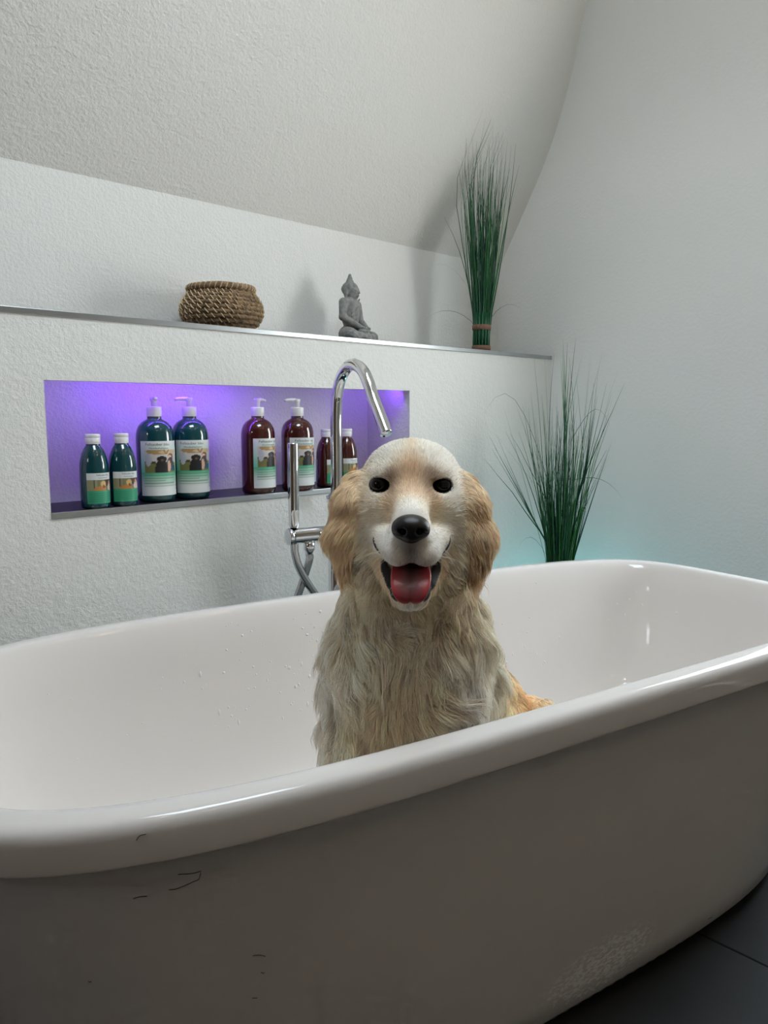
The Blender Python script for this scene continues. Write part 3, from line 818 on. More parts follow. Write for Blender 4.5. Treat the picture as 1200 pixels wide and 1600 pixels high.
# ------------------------------------------------------------------ artificial grass bundles
M_BLADE = [mat('grass_blade_%d' % i, c, 0.45) for i, c in enumerate((lin(24, 74, 48), lin(42, 104, 62), lin(66, 136, 76), lin(30, 88, 64)))]
M_STEMS = mat('grass_stems', lin(22, 84, 52), 0.4)
M_TIE = add_bump(mat('raffia_tie', lin(120, 88, 72), 0.8), 300, .5, .002)
def blade(root, pts, w0, m):
    P = [Vector(p) for p in pts]; n = len(P)
    V, F = [], []
    ph = random.uniform(0, 2 * PI)
    for i in range(n):
        T_ = (P[min(i + 1, n - 1)] - P[max(i - 1, 0)]).normalized()
        A = T_.cross(Vector((math.cos(ph), math.sin(ph), .1))).normalized(); B = T_.cross(A)
        w = w0 * (1 - .93 * (i / (n - 1)) ** 1.6)
        V += [P[i] + A * w, P[i] - A * w, P[i] + B * w * .45]
    for i in range(n - 1):
        for k in range(3):
            k2 = (k + 1) % 3
            F.append((3 * i + k, 3 * i + k2, 3 * i + 3 + k2, 3 * i + 3 + k))
    o = obj('blade', mesh_from('blade', V, F), m, root)
def bundle(root, rad, h, ties):
    bm = bmesh.new()
    k = 0
    for ring, cnt in ((1.0, 15), (.62, 9), (.22, 4)):
        for j in range(cnt):
            a = 2 * PI * j / cnt + ring; r = rad * .13
            x, y = (rad - r) * ring * math.cos(a), (rad - r) * ring * math.sin(a)
            v, f = tube([(x, y, 0), (x, y, h * .5), (x * 1.02, y * 1.02, h)], [r, r, r * .8], 8, True)
            vs_ = [bm.verts.new(q) for q in v]; [bm.faces.new([vs_[i] for i in q]) for q in f]
    obj('stem_bundle', bm_mesh('stem_bundle', bm), M_STEMS, root)
    for z in ties:
        v, f = lathe([(rad * .98, z - .009), (rad * 1.07, z - .008), (rad * 1.09, z), (rad * 1.07, z + .008), (rad * .98, z + .009)], 28)
        obj('tie', mesh_from('tie', v, f), M_TIE, root)
pl1 = empty('grass_bundle', (2.152, 1.695, LEDGE_TOP)); tag(pl1, 'tall artificial green grass bundle with brown ties standing on the ledge', 'artificial plant')
bundle(pl1, .030, .13, (.010, .080))
CRv = Vector(CR)
for i in range(165):
    a = random.uniform(0, 2 * PI); r = .026 * math.sqrt(random.random())
    L_ = random.choice((.42, .50, .55, .60, .66)) * random.uniform(.9, 1.06)
    tilt = r / .026 * random.uniform(.03, .165) + random.gauss(0, .012)
    bend = random.gauss(0, .03); ba = random.uniform(0, 2 * PI)
    if i < 5: tilt, L_, bend = .05 + .03 * random.random(), .71 + .02 * random.random(), .01
    pts = []
    for k in range(8):
        t = k / 7; hgt = .04 + L_ * t
        e = max(0, hgt - .085); off = r + tilt * e * (1 - .25 * t) * (1.35)
        pts.append((off * math.cos(a) + bend * t ** 3 * math.cos(ba), off * math.sin(a) + bend * t ** 3 * math.sin(ba), hgt))
    pts = [(p[0], min(p[1], YK - (LEDGE_TOP + p[2] - ZK) / TS - 1.695 - .012), p[2]) if p[2] > .3 else p for p in pts]
    blade(pl1, pts, random.uniform(.0015, .0030), random.choice(M_BLADE))
for (dx, dz, L_) in ((-1, .16, .17), (-1, .30, .15), (1, .18, .12)):    # stray drooping blades
    pts = []
    for k in range(8):
        t = k / 7; q = CRv * dx * (.025 + L_ * t ** 1.25)
        pts.append((q.x, q.y, dz * .55 + dz * .75 * t - .10 * t ** 3))
    blade(pl1, pts, .0008, M_BLADE[3])
pl2 = empty('grass_bundle', (2.185, 1.375, 0)); tag(pl2, 'tall artificial green grass standing on the floor in the corner behind the tub', 'artificial plant')
bundle(pl2, .047, .50, (.03, .20))
for i in range(230):
    a = random.uniform(0, 2 * PI); r = .044 * math.sqrt(random.random())
    L_ = random.choice((.30, .36, .42, .48, .54, .60)) * random.uniform(.88, 1.05)
    tilt = r / .044 * random.uniform(.02, .26) + random.gauss(0, .015)
    bend = random.gauss(0, .035); ba = random.uniform(0, 2 * PI)
    if i < 8: L_, tilt = .72 + .03 * random.random(), .04 + .03 * random.random()
    pts = []
    for k in range(8):
        t = k / 7; hgt = .44 + L_ * t
        e = max(0, hgt - .50); off = r + tilt * e * 1.2
        pts.append((off * math.cos(a) + bend * t ** 3 * math.cos(ba), off * math.sin(a) + bend * t ** 3 * math.sin(ba), hgt))
    blade(pl2, pts, random.uniform(.0017, .0031), random.choice(M_BLADE))
# side sprays that fork from a stem
for (dx0, h0, dx1, n_b, spread, ln) in ((-.055, .72, -.09, 9, .13, .27), (-.075, .62, -.22, 7, .10, .30), (.075, .80, .11, 10, .11, .33), (.06, .66, .11, 7, .08, .26), (.005, .95, .02, 9, .06, .28)):
    for j in range(n_b):
        q = random.gauss(0, 1) * spread * .5; dd = random.gauss(0, .03)
        pts = []
        for k in range(8):
            t = k / 7
            if t < .45: s = t / .45; X, Z = dx0 * s * s + (.02 if dx0 > 0 else -.02) * (1 - s), .45 + (h0 - .45) * s
            else: s = (t - .45) / .55; X, Z = dx0 + (dx1 - dx0 + q) * s, h0 + (ln + abs(random.gauss(0, .01))) * s * (1 - .12 * (j % 4))
            w = CRv * X + Vector((CF[0], CF[1], 0)) * dd * t
            pts.append((w.x, w.y, Z))
        blade(pl2, pts, random.uniform(.0017, .0027), random.choice(M_BLADE))
for (dx, z0, z1, L_) in ((-1, .72, 1.10, .23), (1, .78, .80, .17), (1, .92, 1.04, .12), (-1, .50, .62, .12)):
    pts = []
    for k in range(8):
        t = k / 7; q = CRv * dx * (.03 + L_ * t)
        pts.append((q.x, q.y, z0 + (z1 - z0) * math.sin(t * 1.9) - .08 * t ** 3))
    blade(pl2, pts, .0009, M_BLADE[3])
# ------------------------------------------------------------------ the dog
DOG_O = np.array([0.80, 0.765, 0.172])
DAX = np.array([CR, [math.cos(YAW), math.sin(YAW), 0], [0, 0, 1]])      # local x = viewer's right, y = away, z = up
def DL(u, v, d): return DAX @ (px(u, v, d) - DOG_O)
dog = empty('dog', tuple(DOG_O), YAW - PI / 2)
tag(dog, 'golden retriever sitting in the white bathtub with its tongue out', 'dog')

SK = DL(643, 769, 1.115)
NOSE = DL(642, 826, .962)
EYE_L, EYE_R = DL(593.5, 757, 1.054), DL(689.5, 758, 1.054)
def mir(u): return 1284 - u
TI = sorted([q for q in PROF[22:]], key=lambda q: q[2])
TI_z, TI_a, TI_b, TI_n = [np.array([q[k] for q in TI]) for k in (2, 0, 1, 3)]
def tub_g(p):
    """1 on the tub's inner surface, below 1 inside; p in the dog's local frame"""
    w = p @ DAX.astype(np.float32) + DOG_O.astype(np.float32) - np.array([TCX, TCY, 0], np.float32)
    c, s = math.cos(TROT), math.sin(TROT)
    x = np.abs(w[:, 0] * c + w[:, 1] * s); y = np.abs(-w[:, 0] * s + w[:, 1] * c); z = w[:, 2]
    a = TA - np.interp(z, TI_z, TI_a); b = TB - np.interp(z, TI_z, TI_b); n = np.interp(z, TI_z, TI_n)
    g = ((x / a) ** n + (y / b) ** n) ** (1 / n)
    return np.where(z > .575, 0, g)
def core_sdf(p):
    d = sd_ell(p, SK, (.0715, .082, .071))
    d = smin(d, sd_ell(p, DL(643, 735, 1.10), (.056, .065, .036)), .03)                 # dome
    for u in (610, 674): d = smin(d, sd_ell(p, DL(u, 741, 1.054), (.021, .016, .012)), .02)   # brows
    for u in (588, 697): d = smin(d, sd_ell(p, DL(u, 808, 1.090), (.029, .048, .050)), .03)   # cheeks
    for u in (606, 679): d = smin(d, sd_ell(p, DL(u, 792, 1.060), (.018, .030, .022)), .02)   # under the eyes
    d = smin(d, sd_cap(p, DL(642, 776, 1.052), DL(642, 812, .990), .027, .0215), .022)    # bridge
    return d
def muzzle_sdf(p):
    d = sd_ell(p, DL(642, 838, .994), (.030, .030, .025))
    for u in (622, 663):
        d = smin(d, sd_ell(p, DL(u, 854, .998), (.0235, .038, .0210), rot_xyz(.30, 0, 0)), .010)   # flews
    for u in (604, 682):
        d = smin(d, sd_ell(p, DL(u, 842, 1.040), (.0195, .034, .0200), rot_xyz(.2, 0, 0)), .018)    # lips running back to the corners
    return d
def upper_sdf(p): return smin(core_sdf(p), muzzle_sdf(p), .016)
def eyes_cut(p, d):
    for e, s in ((EYE_L, -1), (EYE_R, 1)):
        d = smax(d, -sd_ell(p, e + np.array([0, -.018, .000]), (.0142, .024, .0098), rot_xyz(0, s * .10, 0)), .004)
    return d
JH, JC = DL(643, 866, 1.080), DL(641, 921, .988)
def jaw_sdf(p):
    d = sd_cap(p, JH, JC, .034, .0225)
    d = smin(d, sd_ell(p, DL(641, 927, .980), (.0240, .017, .0150)), .012)
    for s in (-1, 1):                                                                   # lower lips
        d = smin(d, sd_cap(p, DL(642 + s * 44, 868, 1.055), DL(642 + s * 29, 914, .998), .0125, .0085), .010)
    return d
def mouth_sdf(p):
    # hollow of the lower jaw, closed above by the lips
    d = sd_ell(p, DL(642, 881, 1.006), (.0250, .062, .0155), rot_xyz(.62, 0, 0))
    d = np.minimum(d, sd_ell(p, DL(641, 910, .967), (.0240, .028, .0095), rot_xyz(.75, 0, 0)))
    for s in (-1, 1):   # corners of the smile
        d = np.minimum(d, sd_cap(p, DL(642 + s * 34, 884, .985), DL(642 + s * 49, 868, 1.006), .0070, .0048))
        d = np.minimum(d, sd_cap(p, DL(642 + s * 49, 868, 1.006), DL(642 + s * 59.5, 843, 1.027), .0048, .0022))
    return d
def head_sdf(p): return eyes_cut(p, upper_sdf(p))
def ear_sdf(p):
    d = np.full(len(p), 1e3, np.float32)
    for pts in (((560, 756, 1.105, .018), (547, 788, 1.092, .0215), (537, 832, 1.088, .0205), (541, 864, 1.084, .0130), (544, 884, 1.084, .0060)),
                ((721, 757, 1.105, .018), (734, 790, 1.092, .0215), (745, 836, 1.088, .0205), (742, 870, 1.084, .0130), (740, 894, 1.084, .0060))):
        for a, b in zip(pts[:-1], pts[1:]):
            A, B = DL(*a[:3]), DL(*b[:3])
            k = sd_cap(p * np.array([1, .8, 1], np.float32), A * [1, .8, 1], B * [1, .8, 1], a[3], b[3])
            d = smin(d, k, .020)
    return d
def body_sdf(p):
    d = sd_cap(p, DL(643, 840, 1.185), DL(640, 960, 1.185), .078, .098)                  # neck and ruff
    for u in (588, 697): d = smin(d, sd_ell(p, DL(u, 880, 1.092), (.030, .038, .048)), .03)    # throat below the cheeks
    d = smin(d, sd_ell(p, DL(637, 1035, 1.175), (.106, .088, .135)), .05)                # chest
    d = smin(d, sd_cap(p, DL(575, 1060, 1.175), DL(572, 1150, 1.160), .062, .050), .04)    # shoulders
    d = smin(d, sd_cap(p, DL(702, 1060, 1.175), DL(700, 1150, 1.160), .062, .050), .04)
    d = smin(d, sd_cap(p, DL(650, 1010, 1.24), DL(712, 1120, 1.40), .105, .110), .05)      # back
    d = smin(d, sd_ell(p, DL(735, 1150, 1.37), (.098, .11, .115)), .05)                  # haunch
    hx, hy, _ = DL(720, 1150, 1.42)
    d = smin(d, sd_ell(p, (hx, hy, .10), (.13, .13, .10)), .05)                          # seat
    for s, hx2 in ((-1, hx - .11), (1, hx + .085)):
        d = smin(d, sd_cap(p, (hx2, hy - .03, .09), (hx2 + s * .015, hy - .10, .055), .060, .048), .03)   # folded hind legs
        d = smin(d, sd_cap(p, (hx2 + s * .015, hy - .10, .032), (hx2 + s * .015, hy - .15, .026), .030, .025), .02)
    for u in (572, 700):                                                                # fore legs and paws
        A = DL(u, 1140, 1.16); lx, ly = A[0], A[1]
        d = smin(d, sd_cap(p, A, (lx, ly - .005, .06), .046, .031), .03)
        d = smin(d, sd_ell(p, (lx, ly - .022, .026), (.037, .048, .027)), .02)
    T0, T1, T2 = DL(785, 1135, 1.42), DL(825, 1112, 1.38), DL(848, 1112, 1.345)
    d = smin(d, sd_cap(p, T0, T1, .032, .026), .02); d = smin(d, sd_cap(p, T1, T2, .026, .018), .01)
    d = smax(d, -p[:, 2] + .001, .004)
    low = (p[:, 2] < .41) & (d < .05)                                                   # rests against the tub, never through it
    if low.any(): d[low] = np.maximum(d[low], (tub_g(p[low]) - .985) * .22)
    return d
def dog_sdf(p):
    m = mouth_sdf(p)
    d = smin(core_sdf(p), body_sdf(p), .035)
    d = smin(d, jaw_sdf(p), .012)
    d = smax(d, -m, .003)
    mz = smax(muzzle_sdf(p), -(m + .0035), .003)
    d = smin(d, mz, np.where(m < .006, .004, .014))
    d = eyes_cut(p, d)
    return smin(d, ear_sdf(p), .012)
def axis(segs):
    out = []
    for a, b, s in segs: out += list(np.arange(a, b, s))
    return np.array(out)
gx = axis([(-.26, -.12, .007), (-.12, .12, .0026), (.12, .40, .008)])
gy = axis([(-.24, .06, .0030), (.06, .56, .009)])
zt = DL(642, 680, 1.1)[2] + .02; zb = DL(642, 965, 1.0)[2]
gz = axis([(-.01, zb, .008), (zb, zt, .0026)])
dv, dfc = surface_nets(dog_sdf, gx, gy, gz)
body_me = np_mesh('body', dv, dfc)
dv = dv.astype(np.float32)

# coat colours (markings; some chest tones are painted light and shade)
CREAM, LIGHT, TAN, GOLD, WHITE, DARK = L3(252, 243, 226), L3(253, 247, 237), L3(242, 210, 168), L3(249, 220, 174), L3(254, 251, 247), L3(20, 16, 15)
SOFT_BROWN = L3(168, 130, 98)
def wblob(p, c, r): return np.exp(-((np.linalg.norm((p - c) / np.asarray(r), axis=-1)) ** 2))[:, None]
def regions(p):
    h, j, e, b = head_sdf(p), jaw_sdf(p), ear_sdf(p), body_sdf(p)
    hj = np.minimum(h, j)
    we = 1 / (1 + np.exp((e - .004) / .0035)); we *= (p[:, 2] > DL(640, 935, 1.1)[2])
    wh = 1 / (1 + np.exp(((hj - np.maximum(b, 0)) + .001) / .006)) * (1 - we)
    wh *= 1 / (1 + np.exp((p[:, 1] - DL(642, 800, 1.15)[1]) / .012))
    return wh, we
def coat(p):
    wh, we = regions(p)
    c = np.repeat(CREAM[None], len(p), 0)
    head = np.repeat(LIGHT[None], len(p), 0)
    for (u, v, d, r, col, k) in ((642, 742, 1.035, (.020, .03, .030), TAN, .85), (642, 772, 1.03, (.026, .03, .020), TAN, .75), (612, 790, 1.03, (.016, .03, .022), TAN, .6), (674, 790, 1.03, (.016, .03, .022), TAN, .55),
                              (642, 700, 1.09, (.010, .05, .03), TAN, .45), (575, 770, 1.08, (.020, .05, .05), L3(244, 226, 200), .7), (590, 712, 1.09, (.03, .05, .02), WHITE, .4), (695, 712, 1.09, (.03, .05, .02), WHITE, .4),
                              (642, 800, .99, (.010, .02, .012), WHITE, .7), (615, 860, .99, (.026, .04, .026), WHITE, .9), (669, 860, .99, (.026, .04, .026), WHITE, .9),
                              (612, 744, 1.04, (.011, .03, .010), SOFT_BROWN, .6), (672, 744, 1.04, (.011, .03, .010), SOFT_BROWN, .6),
                              (609, 762, 1.035, (.010, .03, .010), SOFT_BROWN, .55), (674, 762, 1.035, (.010, .03, .010), SOFT_BROWN, .55),
                              (642, 858, .965, (.014, .02, .014), L3(130, 124, 122), .8), (641, 943, .985, (.022, .03, .008), WHITE, .9)):
        w = k * wblob(p, DL(u, v, d), r); head = head * (1 - w) + col * w
    jw = (1 / (1 + np.exp((jaw_sdf(p) - muzzle_sdf(p)) / .004)))[:, None] * .8
    jw = jw * (1 - wblob(p, DL(641, 942, .985), (.024, .04, .012)))
    head = head * (1 - jw) + L3(246, 224, 192) * jw
    c = c * (1 - wh[:, None]) + head * wh[:, None]
    ear = np.repeat(L3(244, 216, 178)[None], len(p), 0)
    c = c * (1 - we[:, None]) + ear * we[:, None]
    # body: gold along the right flank and tail root; painted light on the chest sides, shade mid-chest
    for (u, v, d, r, col, k) in ((800, 1090, 1.34, (.05, .12, .13), GOLD, .9), (815, 1105, 1.36, (.03, .05, .04), L3(238, 184, 122), .8), (850, 1105, 1.34, (.03, .05, .04), L3(248, 228, 196), .8),
                              (720, 1090, 1.10, (.035, .08, .08), WHITE, .75), (505, 1080, 1.16, (.03, .10, .10), WHITE, .6), (640, 1075, 1.09, (.06, .05, .05), L3(240, 218, 188), .5),
                              (600, 900, 1.11, (.05, .06, .035), L3(236, 212, 178), .55), (700, 920, 1.11, (.05, .06, .05), L3(234, 210, 176), .55), (590, 1130, 1.1, (.06, .08, .05), L3(238, 216, 184), .5)):
        w = k * wblob(p, DL(u, v, d), r) * (1 - wh[:, None]) * (1 - we[:, None]); c = c * (1 - w) + col * w
    return c
def skin_mask(p):
    """bare dark skin: eyelids and lips"""
    m = mouth_sdf(p)
    lips = np.clip(1 - (m - .0005) / .0030, 0, 1)
    for s in (-1, 1):
        q = [(60, 838, 1.028, .0038), (57, 848, 1.026, .0050), (49, 868, 1.022, .0055), (42, 886, 1.014, .0062), (35, 906, .993, .0058), (30.5, 922, .980, .0045), (22, 934, .972, .0030)]
        for a, b in zip(q[:-1], q[1:]):
            lips = np.maximum(lips, np.clip(1 - (sd_cap(p, DL(642 + s * a[0], a[1], a[2]), DL(642 + s * b[0], b[1], b[2]), a[3], b[3]) - .001) / .0030, 0, 1) * (muzzle_sdf(p) > .0045))
    ey = np.minimum(sd_ell(p, EYE_L + np.array([0, -.006, 0]), (.0165, .02, .0125)), sd_ell(p, EYE_R + np.array([0, -.006, 0]), (.0165, .02, .0125)))
    lids = np.clip(1 - (ey + .0015) / .0020, 0, 1)
    return np.maximum(lips, lids)
vc = coat(dv); sk = skin_mask(dv)[:, None]
mi = np.clip(1 - (mouth_sdf(dv) + .004) / .004, 0, 1)[:, None]
vc = vc * (1 - sk) + DARK * sk
set_vcol(body_me, vc)
M_SKIN = attr_color(mat('dog_skin', (1, 1, 1, 1), 0.62, spec=0.3)); body_me.materials.append(M_SKIN)
body = obj('body', body_me, None, dog)

# eyes, nose, tongue
M_EYE = mat('dog_eye', lin(10, 7, 6), 0.03, spec=0.40)
ev, ef = lathe([(.0138 * math.sin(a), -.0138 * math.cos(a)) for a in np.linspace(0, PI, 17)], 28)
ev = [(x, y, z) if abs(x) + abs(y) > 1e-9 else (0, 0, z) for x, y, z in ev]
eye_me = mesh_from('eye', ev, ef); eye_me.materials.append(M_EYE)
for e in (EYE_L, EYE_R): obj('eye', eye_me, None, dog).location = tuple(e + np.array([0, .0003, 0]))
M_NOSE = add_bump(mat('nose_leather', lin(17, 16, 18), 0.24, spec=0.5), 900, 0.5, 0.0010, 2)
def nose_sdf(p):
    p = NOSE + (p - NOSE) / .86
    d = sd_ell(p, NOSE + np.array([0, .004, .004]), (.0265, .022, .0165))
    d = smin(d, sd_ell(p, NOSE + np.array([0, .002, -.009]), (.0170, .019, .0130)), .010)
    for s in (-1, 1):
        d = smin(d, sd_ell(p, NOSE + np.array([s * .0170, .002, -.002]), (.0110, .0150, .0120)), .006)
        d = smax(d, -sd_ell(p, NOSE + np.array([s * .0130, -.0165, -.0025]), (.0058, .011, .0050)), .003)
        d = smax(d, -sd_cap(p, NOSE + np.array([s * .0160, -.0150, -.0055]), NOSE + np.array([s * .0265, -.006, -.0065]), .0028, .0020), .002)
    d = smax(d, -sd_cap(p, NOSE + np.array([0, -.0195, -.004]), NOSE + np.array([0, -.016, -.026]), .0013, .0018), .002)
    return d * .86
nv, nf = surface_nets(nose_sdf, np.arange(NOSE[0] - .034, NOSE[0] + .034, .0011), np.arange(NOSE[1] - .026, NOSE[1] + .034, .0011), np.arange(NOSE[2] - .03, NOSE[2] + .028, .0011))
obj('nose', np_mesh('nose', nv, nf), M_NOSE, dog)
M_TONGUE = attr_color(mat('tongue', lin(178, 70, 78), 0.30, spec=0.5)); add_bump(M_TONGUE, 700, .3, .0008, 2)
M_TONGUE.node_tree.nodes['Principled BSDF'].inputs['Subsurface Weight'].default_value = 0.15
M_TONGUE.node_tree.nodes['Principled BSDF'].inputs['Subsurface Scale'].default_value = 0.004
TK = [(643, 866, 1.048, 20), (643, 876, 1.016, 25), (642, 888, .994, 29), (642, 901, .979, 31.5), (641.5, 914, .969, 31), (641, 926, .964, 28), (641, 934, .9635, 23), (641, 938.5, .966, 15), (641, 940.5, .969, 5)]
TKc = catmull([np.append(DL(a, b, c), w * c / FPX) for a, b, c, w in TK], 5)
TV, TF, TC = [], [], []
NT = 20
for i, q in enumerate(TKc):
    c, w = q[:3], max(q[3], .0006)
    t = (TKc[min(i + 1, len(TKc) - 1)] - TKc[max(i - 1, 0)])[:3]; t /= np.linalg.norm(t)
    X = np.array([1, 0, 0]); N_ = np.cross(X, t); N_ /= np.linalg.norm(N_)
    if N_[1] > 0: N_ = -N_
    th = .0075 * min(1, w / .012)
    for k in range(NT):
        a = 2 * PI * k / NT; x = math.cos(a); y = math.sin(a)
        groove = -.0024 * math.exp(-(x / .14) ** 2) if y > 0 else 0
        rim_ = .0030 * x * x if y > 0 else .0030 * x * x
        TV.append(c + X * x * w + N_ * (y * th * .5 * (1 if y > 0 else 1.2) + groove + rim_))
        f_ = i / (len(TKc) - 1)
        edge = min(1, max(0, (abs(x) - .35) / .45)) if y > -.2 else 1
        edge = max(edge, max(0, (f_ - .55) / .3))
        cc = L3(132, 84, 92) * (1 - min(1, edge)) + L3(178, 64, 72) * min(1, edge)  # mauve middle holds the mouth's shade in its colour; groove darker still
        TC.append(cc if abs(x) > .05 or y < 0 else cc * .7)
for i in range(len(TKc) - 1):
    for k in range(NT):
        k2 = (k + 1) % NT; TF.append((i * NT + k, i * NT + k2, (i + 1) * NT + k2, (i + 1) * NT + k))
TF.append(tuple(range(NT))[::-1]); TF.append(tuple((len(TKc) - 1) * NT + k for k in range(NT)))
bmt = bmesh.new(); vs_ = [bmt.verts.new(v) for v in TV]; [bmt.faces.new([vs_[i] for i in f]) for f in TF]
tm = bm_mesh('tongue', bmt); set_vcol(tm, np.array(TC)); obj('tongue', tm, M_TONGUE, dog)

# ---- fur
tri = np.concatenate([dfc[:, [0, 1, 2]], dfc[:, [0, 2, 3]]])
A_, B_, C_ = dv[tri[:, 0]], dv[tri[:, 1]], dv[tri[:, 2]]
tn = np.cross(B_ - A_, C_ - A_); ta = np.linalg.norm(tn, axis=1) * .5
vn = np.zeros_like(dv)
for k in range(3): np.add.at(vn, tri[:, k], tn)
vn /= np.linalg.norm(vn, axis=1, keepdims=True) + 1e-12
wh_v, we_v = regions(dv)
Z_RIM = DL(640, 1210, 1.16)[2]
body_den = np.where(dv[:, 2] < Z_RIM - .05, .12, 1.0) * np.where(dv[:, 1] > .12, .40, 1.0)
den_v = body_den * (1 - wh_v) * (1 - we_v) * 1.0 + wh_v * 2.6 + we_v * 1.5
den_v *= (1 - np.clip(skin_mask(dv) * 2.5, 0, 1))
den_v *= (dv[:, 2] > .004)
noseclear = np.clip((np.linalg.norm((dv - NOSE - np.array([0, .006, 0])) / np.array([.028, .030, .022]), axis=1) - 1) / .1, 0, 1)
den_v *= noseclear
tw = ta * den_v[tri].mean(1); tw /= tw.sum()
NF = 150000
ti = rng.choice(len(tri), NF, p=tw)
r1 = np.sqrt(rng.random(NF)); r2 = rng.random(NF)
b0, b1, b2 = (1 - r1)[:, None], (r1 * (1 - r2))[:, None], (r1 * r2)[:, None]
root = A_[ti] * b0 + B_[ti] * b1 + C_[ti] * b2
nrm = vn[tri[ti, 0]] * b0 + vn[tri[ti, 1]] * b1 + vn[tri[ti, 2]] * b2
nrm /= np.linalg.norm(nrm, axis=1, keepdims=True)
wh, we = regions(root); wb = np.clip(1 - wh - we, 0, 1)
def wave(p, k, seed):
    r = np.random.default_rng(seed); out = np.zeros_like(p)
    for _ in range(5):
        kv = r.normal(size=(3, 3)) * k; ph = r.random(3) * 6.28
        out += np.sin(p @ kv + ph)
    return out / 2.2
# comb direction
toNose = root - (NOSE + np.array([0, .0, .004])); toNose /= np.linalg.norm(toNose, axis=1, keepdims=True)
crown = np.clip((root[:, 2] - DL(642, 745, 1.05)[2]) / .03, 0, 1)[:, None]
back = np.stack([(root[:, 0] - SK[0]) * 5, np.full(NF, 1.0), np.full(NF, .0)], 1)
dh = toNose * (1 - crown) + (toNose * .4 + back) * crown
lowface = np.clip((DL(642, 800, 1.05)[2] - root[:, 2]) / .05, 0, 1)[:, None]
dh = dh + np.array([0, .2, -.5]) * lowface
side = (root[:, 0] - DL(638, 1000, 1.1)[0])[:, None]
db = np.array([0, -.10, -1.0]) + np.concatenate([side * 2.2, np.zeros((NF, 2))], 1) + .55 * wave(root, 16, 3) + .35 * wave(root, 45, 4)
de = np.array([0, -.05, -1.0]) + np.concatenate([np.sign(root[:, :1] - SK[0]) * .12, np.zeros((NF, 2))], 1) + .28 * wave(root, 40, 5)
flow = dh * wh[:, None] + db * wb[:, None] + de * we[:, None] + (.10 * wh)[:, None] * wave(root, 80, 6)
tan = flow - nrm * (flow * nrm).sum(1, keepdims=True); tan /= np.linalg.norm(tan, axis=1, keepdims=True) + 1e-9
lift = .22 * wh + .52 * wb + .32 * we
lift = np.clip(lift + rng.normal(size=NF) * .10, .08, 1.1)
# length
dn = np.linalg.norm(root - NOSE, axis=1)
lf = np.clip(.004 + (dn - .03) * .075, .004, .012)
deye = np.minimum(np.linalg.norm(root - EYE_L, axis=1), np.linalg.norm(root - EYE_R, axis=1))
lf *= np.clip((deye - .010) / .03, .35, 1)
dlip = mouth_sdf(root); lf *= np.clip(.3 + dlip / .02, .3, 1)
lf = np.where((jaw_sdf(root) < muzzle_sdf(root) - .004) & (root[:, 2] < DL(642, 850, 1.0)[2]), .0035 + np.clip(dlip, 0, .012), lf)
chest = np.clip((DL(640, 900, 1.1)[2] - root[:, 2]) / .12, 0, 1)
lb = .026 + .020 * chest
lb = np.where(root[:, 2] < Z_RIM - .02, .022, lb); lb = np.where(root[:, 1] > .12, .030, lb)
le = .020 + .016 * np.clip((DL(642, 800, 1.09)[2] - root[:, 2]) / .08, 0, 1)
length = (lf * wh + lb * wb + le * we) * rng.uniform(.6, 1.2, NF)
length *= 1 + (wb + we) * .25 * np.clip(wave(root, 70, 12)[:, 0], -1, 1)
NP = 6
s = np.linspace(0, 1, NP)
d0 = tan * np.cos(lift)[:, None] + nrm * np.sin(lift)[:, None]
grav = np.array([0, 0, -1.0])
curl_amp = (.20 * wb + .10 * we)[:, None]
w1 = wave(root, 55, 8); w2 = wave(root, 140, 9)
pts = np.empty((NF, NP, 3), np.float32)
droop = (.45 * wb + .3 * we + .05 * wh)[:, None]
flat = (tan - d0)
for k in range(NP):
    t = s[k]
    off = d0 * t + flat * (.55 * t * t) + grav * droop * .55 * t * t + curl_amp * (w1 * np.sin(t * 3.0) + w2 * .8 * np.sin(t * 5.5)) * t
    pts[:, k] = root + off * length[:, None]
# clumping
ng = 9000
gi = rng.choice(NF, ng, replace=False)
kd = kdtree.KDTree(ng)
for i, g_ in enumerate(gi): kd.insert(root[g_].tolist(), i)
kd.balance()
near = np.fromiter((kd.find(r)[1] for r in root.tolist()), np.int64, NF)
G_ = gi[near]
cl = (.62 * wb + .55 * we + .10 * wh) * rng.uniform(.5, 1.1, NF)
base_off = root - root[G_]
for k in range(NP):
    t = s[k]; w = (cl * t ** 1.3)[:, None]
    gp = pts[G_, k] + base_off * .25
    sc_ = np.minimum(1, length / length[G_])[:, None]
    gp = root[G_] + base_off * (1 - .75 * t) + (pts[G_, k] - root[G_]) * sc_
    pts[:, k] = pts[:, k] * (1 - w) + gp * w
# keep strands out of the tub wall and floor
pts[..., 2] = np.maximum(pts[..., 2], .003)
fp = pts.reshape(-1, 3)
lowi = np.where(fp[:, 2] < .40)[0]
axis_l = DAX @ (np.array([TCX, TCY, 0]) - DOG_O)
for _ in range(14):
    bad = lowi[tub_g(fp[lowi]) > .99]
    if not len(bad): break
    deep = fp[bad, 2] < .09
    fp[bad[deep], 2] += .004
    d_ = axis_l[None, :2] - fp[bad[~deep], :2]; tubY = np.array([-math.sin(TROT), math.cos(TROT)]); tl = DAX[:2, :2] @ tubY
    fp[bad[~deep], :2] += tl[None] * (np.sign(d_ @ tl) * .004)[:, None]
pts = fp.reshape(NF, NP, 3)
fcol = coat(root)
cj = 1 + (.16 * (wb + we) + .03 * wh) * rng.normal(size=NF)[gi[near]] + .11 * rng.normal(size=NF)
fcol = fcol * np.clip(cj, .62, 1.2)[:, None]
rad = (.00030 * wh + .00042 * wb + .00038 * we) * rng.uniform(.8, 1.25, NF)
rad = np.where((root[:, 1] > .12) | (root[:, 2] < Z_RIM - .05), rad * 1.7, rad)
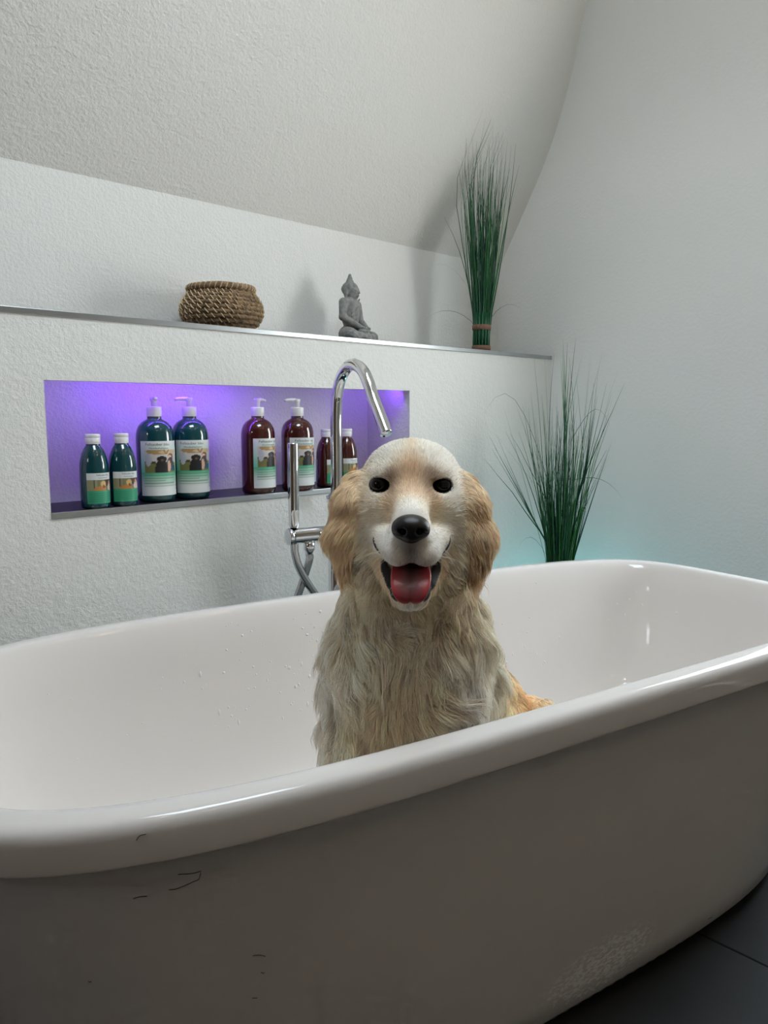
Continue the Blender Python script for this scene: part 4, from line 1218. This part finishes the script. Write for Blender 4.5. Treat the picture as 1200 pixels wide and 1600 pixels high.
# a few stray long hairs and whiskers
extra_p, extra_c, extra_r = [], [], []
for sgn in (-1, 1):
    for k in range(9):
        a = DL(642 + sgn * random.uniform(24, 46), random.uniform(846, 872), .985); L_ = random.uniform(.03, .055)
        dr = np.array([sgn * random.uniform(.5, 1), random.uniform(-.3, .4), random.uniform(-.7, .1)]); dr /= np.linalg.norm(dr)
        extra_p.append([a + dr * L_ * t + np.array([0, 0, -.012]) * t * t for t in s]); extra_c.append(L3(225, 215, 200)); extra_r.append(.00022)
allp = np.concatenate([pts, np.array(extra_p, np.float32)]); allc = np.concatenate([fcol, np.array(extra_c)]); allr = np.concatenate([rad, np.array(extra_r)])
NA = len(allp)
hc = bpy.data.hair_curves.new('fur')
hc.add_curves([NP] * NA)
hc.attributes['position'].data.foreach_set('vector', allp.astype(np.float32).ravel())
ra = hc.attributes.get('radius') or hc.attributes.new('radius', 'FLOAT', 'POINT')
ra.data.foreach_set('value', (allr[:, None] * np.array([1, 1, .92, .78, .55, .12])[None, :]).astype(np.float32).ravel())
ca = hc.attributes.new('col', 'FLOAT_COLOR', 'CURVE')
c4 = np.ones((NA, 4), np.float32); c4[:, :3] = np.clip(allc, 0, .98); ca.data.foreach_set('color', c4.ravel())
M_FUR = bpy.data.materials.new('fur'); M_FUR.use_nodes = True
fn_, fl_ = M_FUR.node_tree.nodes, M_FUR.node_tree.links
pf_ = fn_['Principled BSDF']
pf_.inputs['Roughness'].default_value = .55; pf_.inputs['Specular IOR Level'].default_value = .35
at = fn_.new('ShaderNodeAttribute'); at.attribute_name = 'col'
fl_.new(at.outputs['Color'], pf_.inputs['Base Color'])
tl_ = fn_.new('ShaderNodeBsdfTranslucent'); ms_ = fn_.new('ShaderNodeMixShader'); ms_.inputs[0].default_value = .28
fl_.new(at.outputs['Color'], tl_.inputs['Color']); fl_.new(pf_.outputs[0], ms_.inputs[1]); fl_.new(tl_.outputs[0], ms_.inputs[2])
fl_.new(ms_.outputs[0], fn_['Material Output'].inputs['Surface'])
hc.materials.append(M_FUR)
fur = bpy.data.objects.new('fur', hc); COL.objects.link(fur); fur.parent = dog; fur['kind'] = 'stuff'
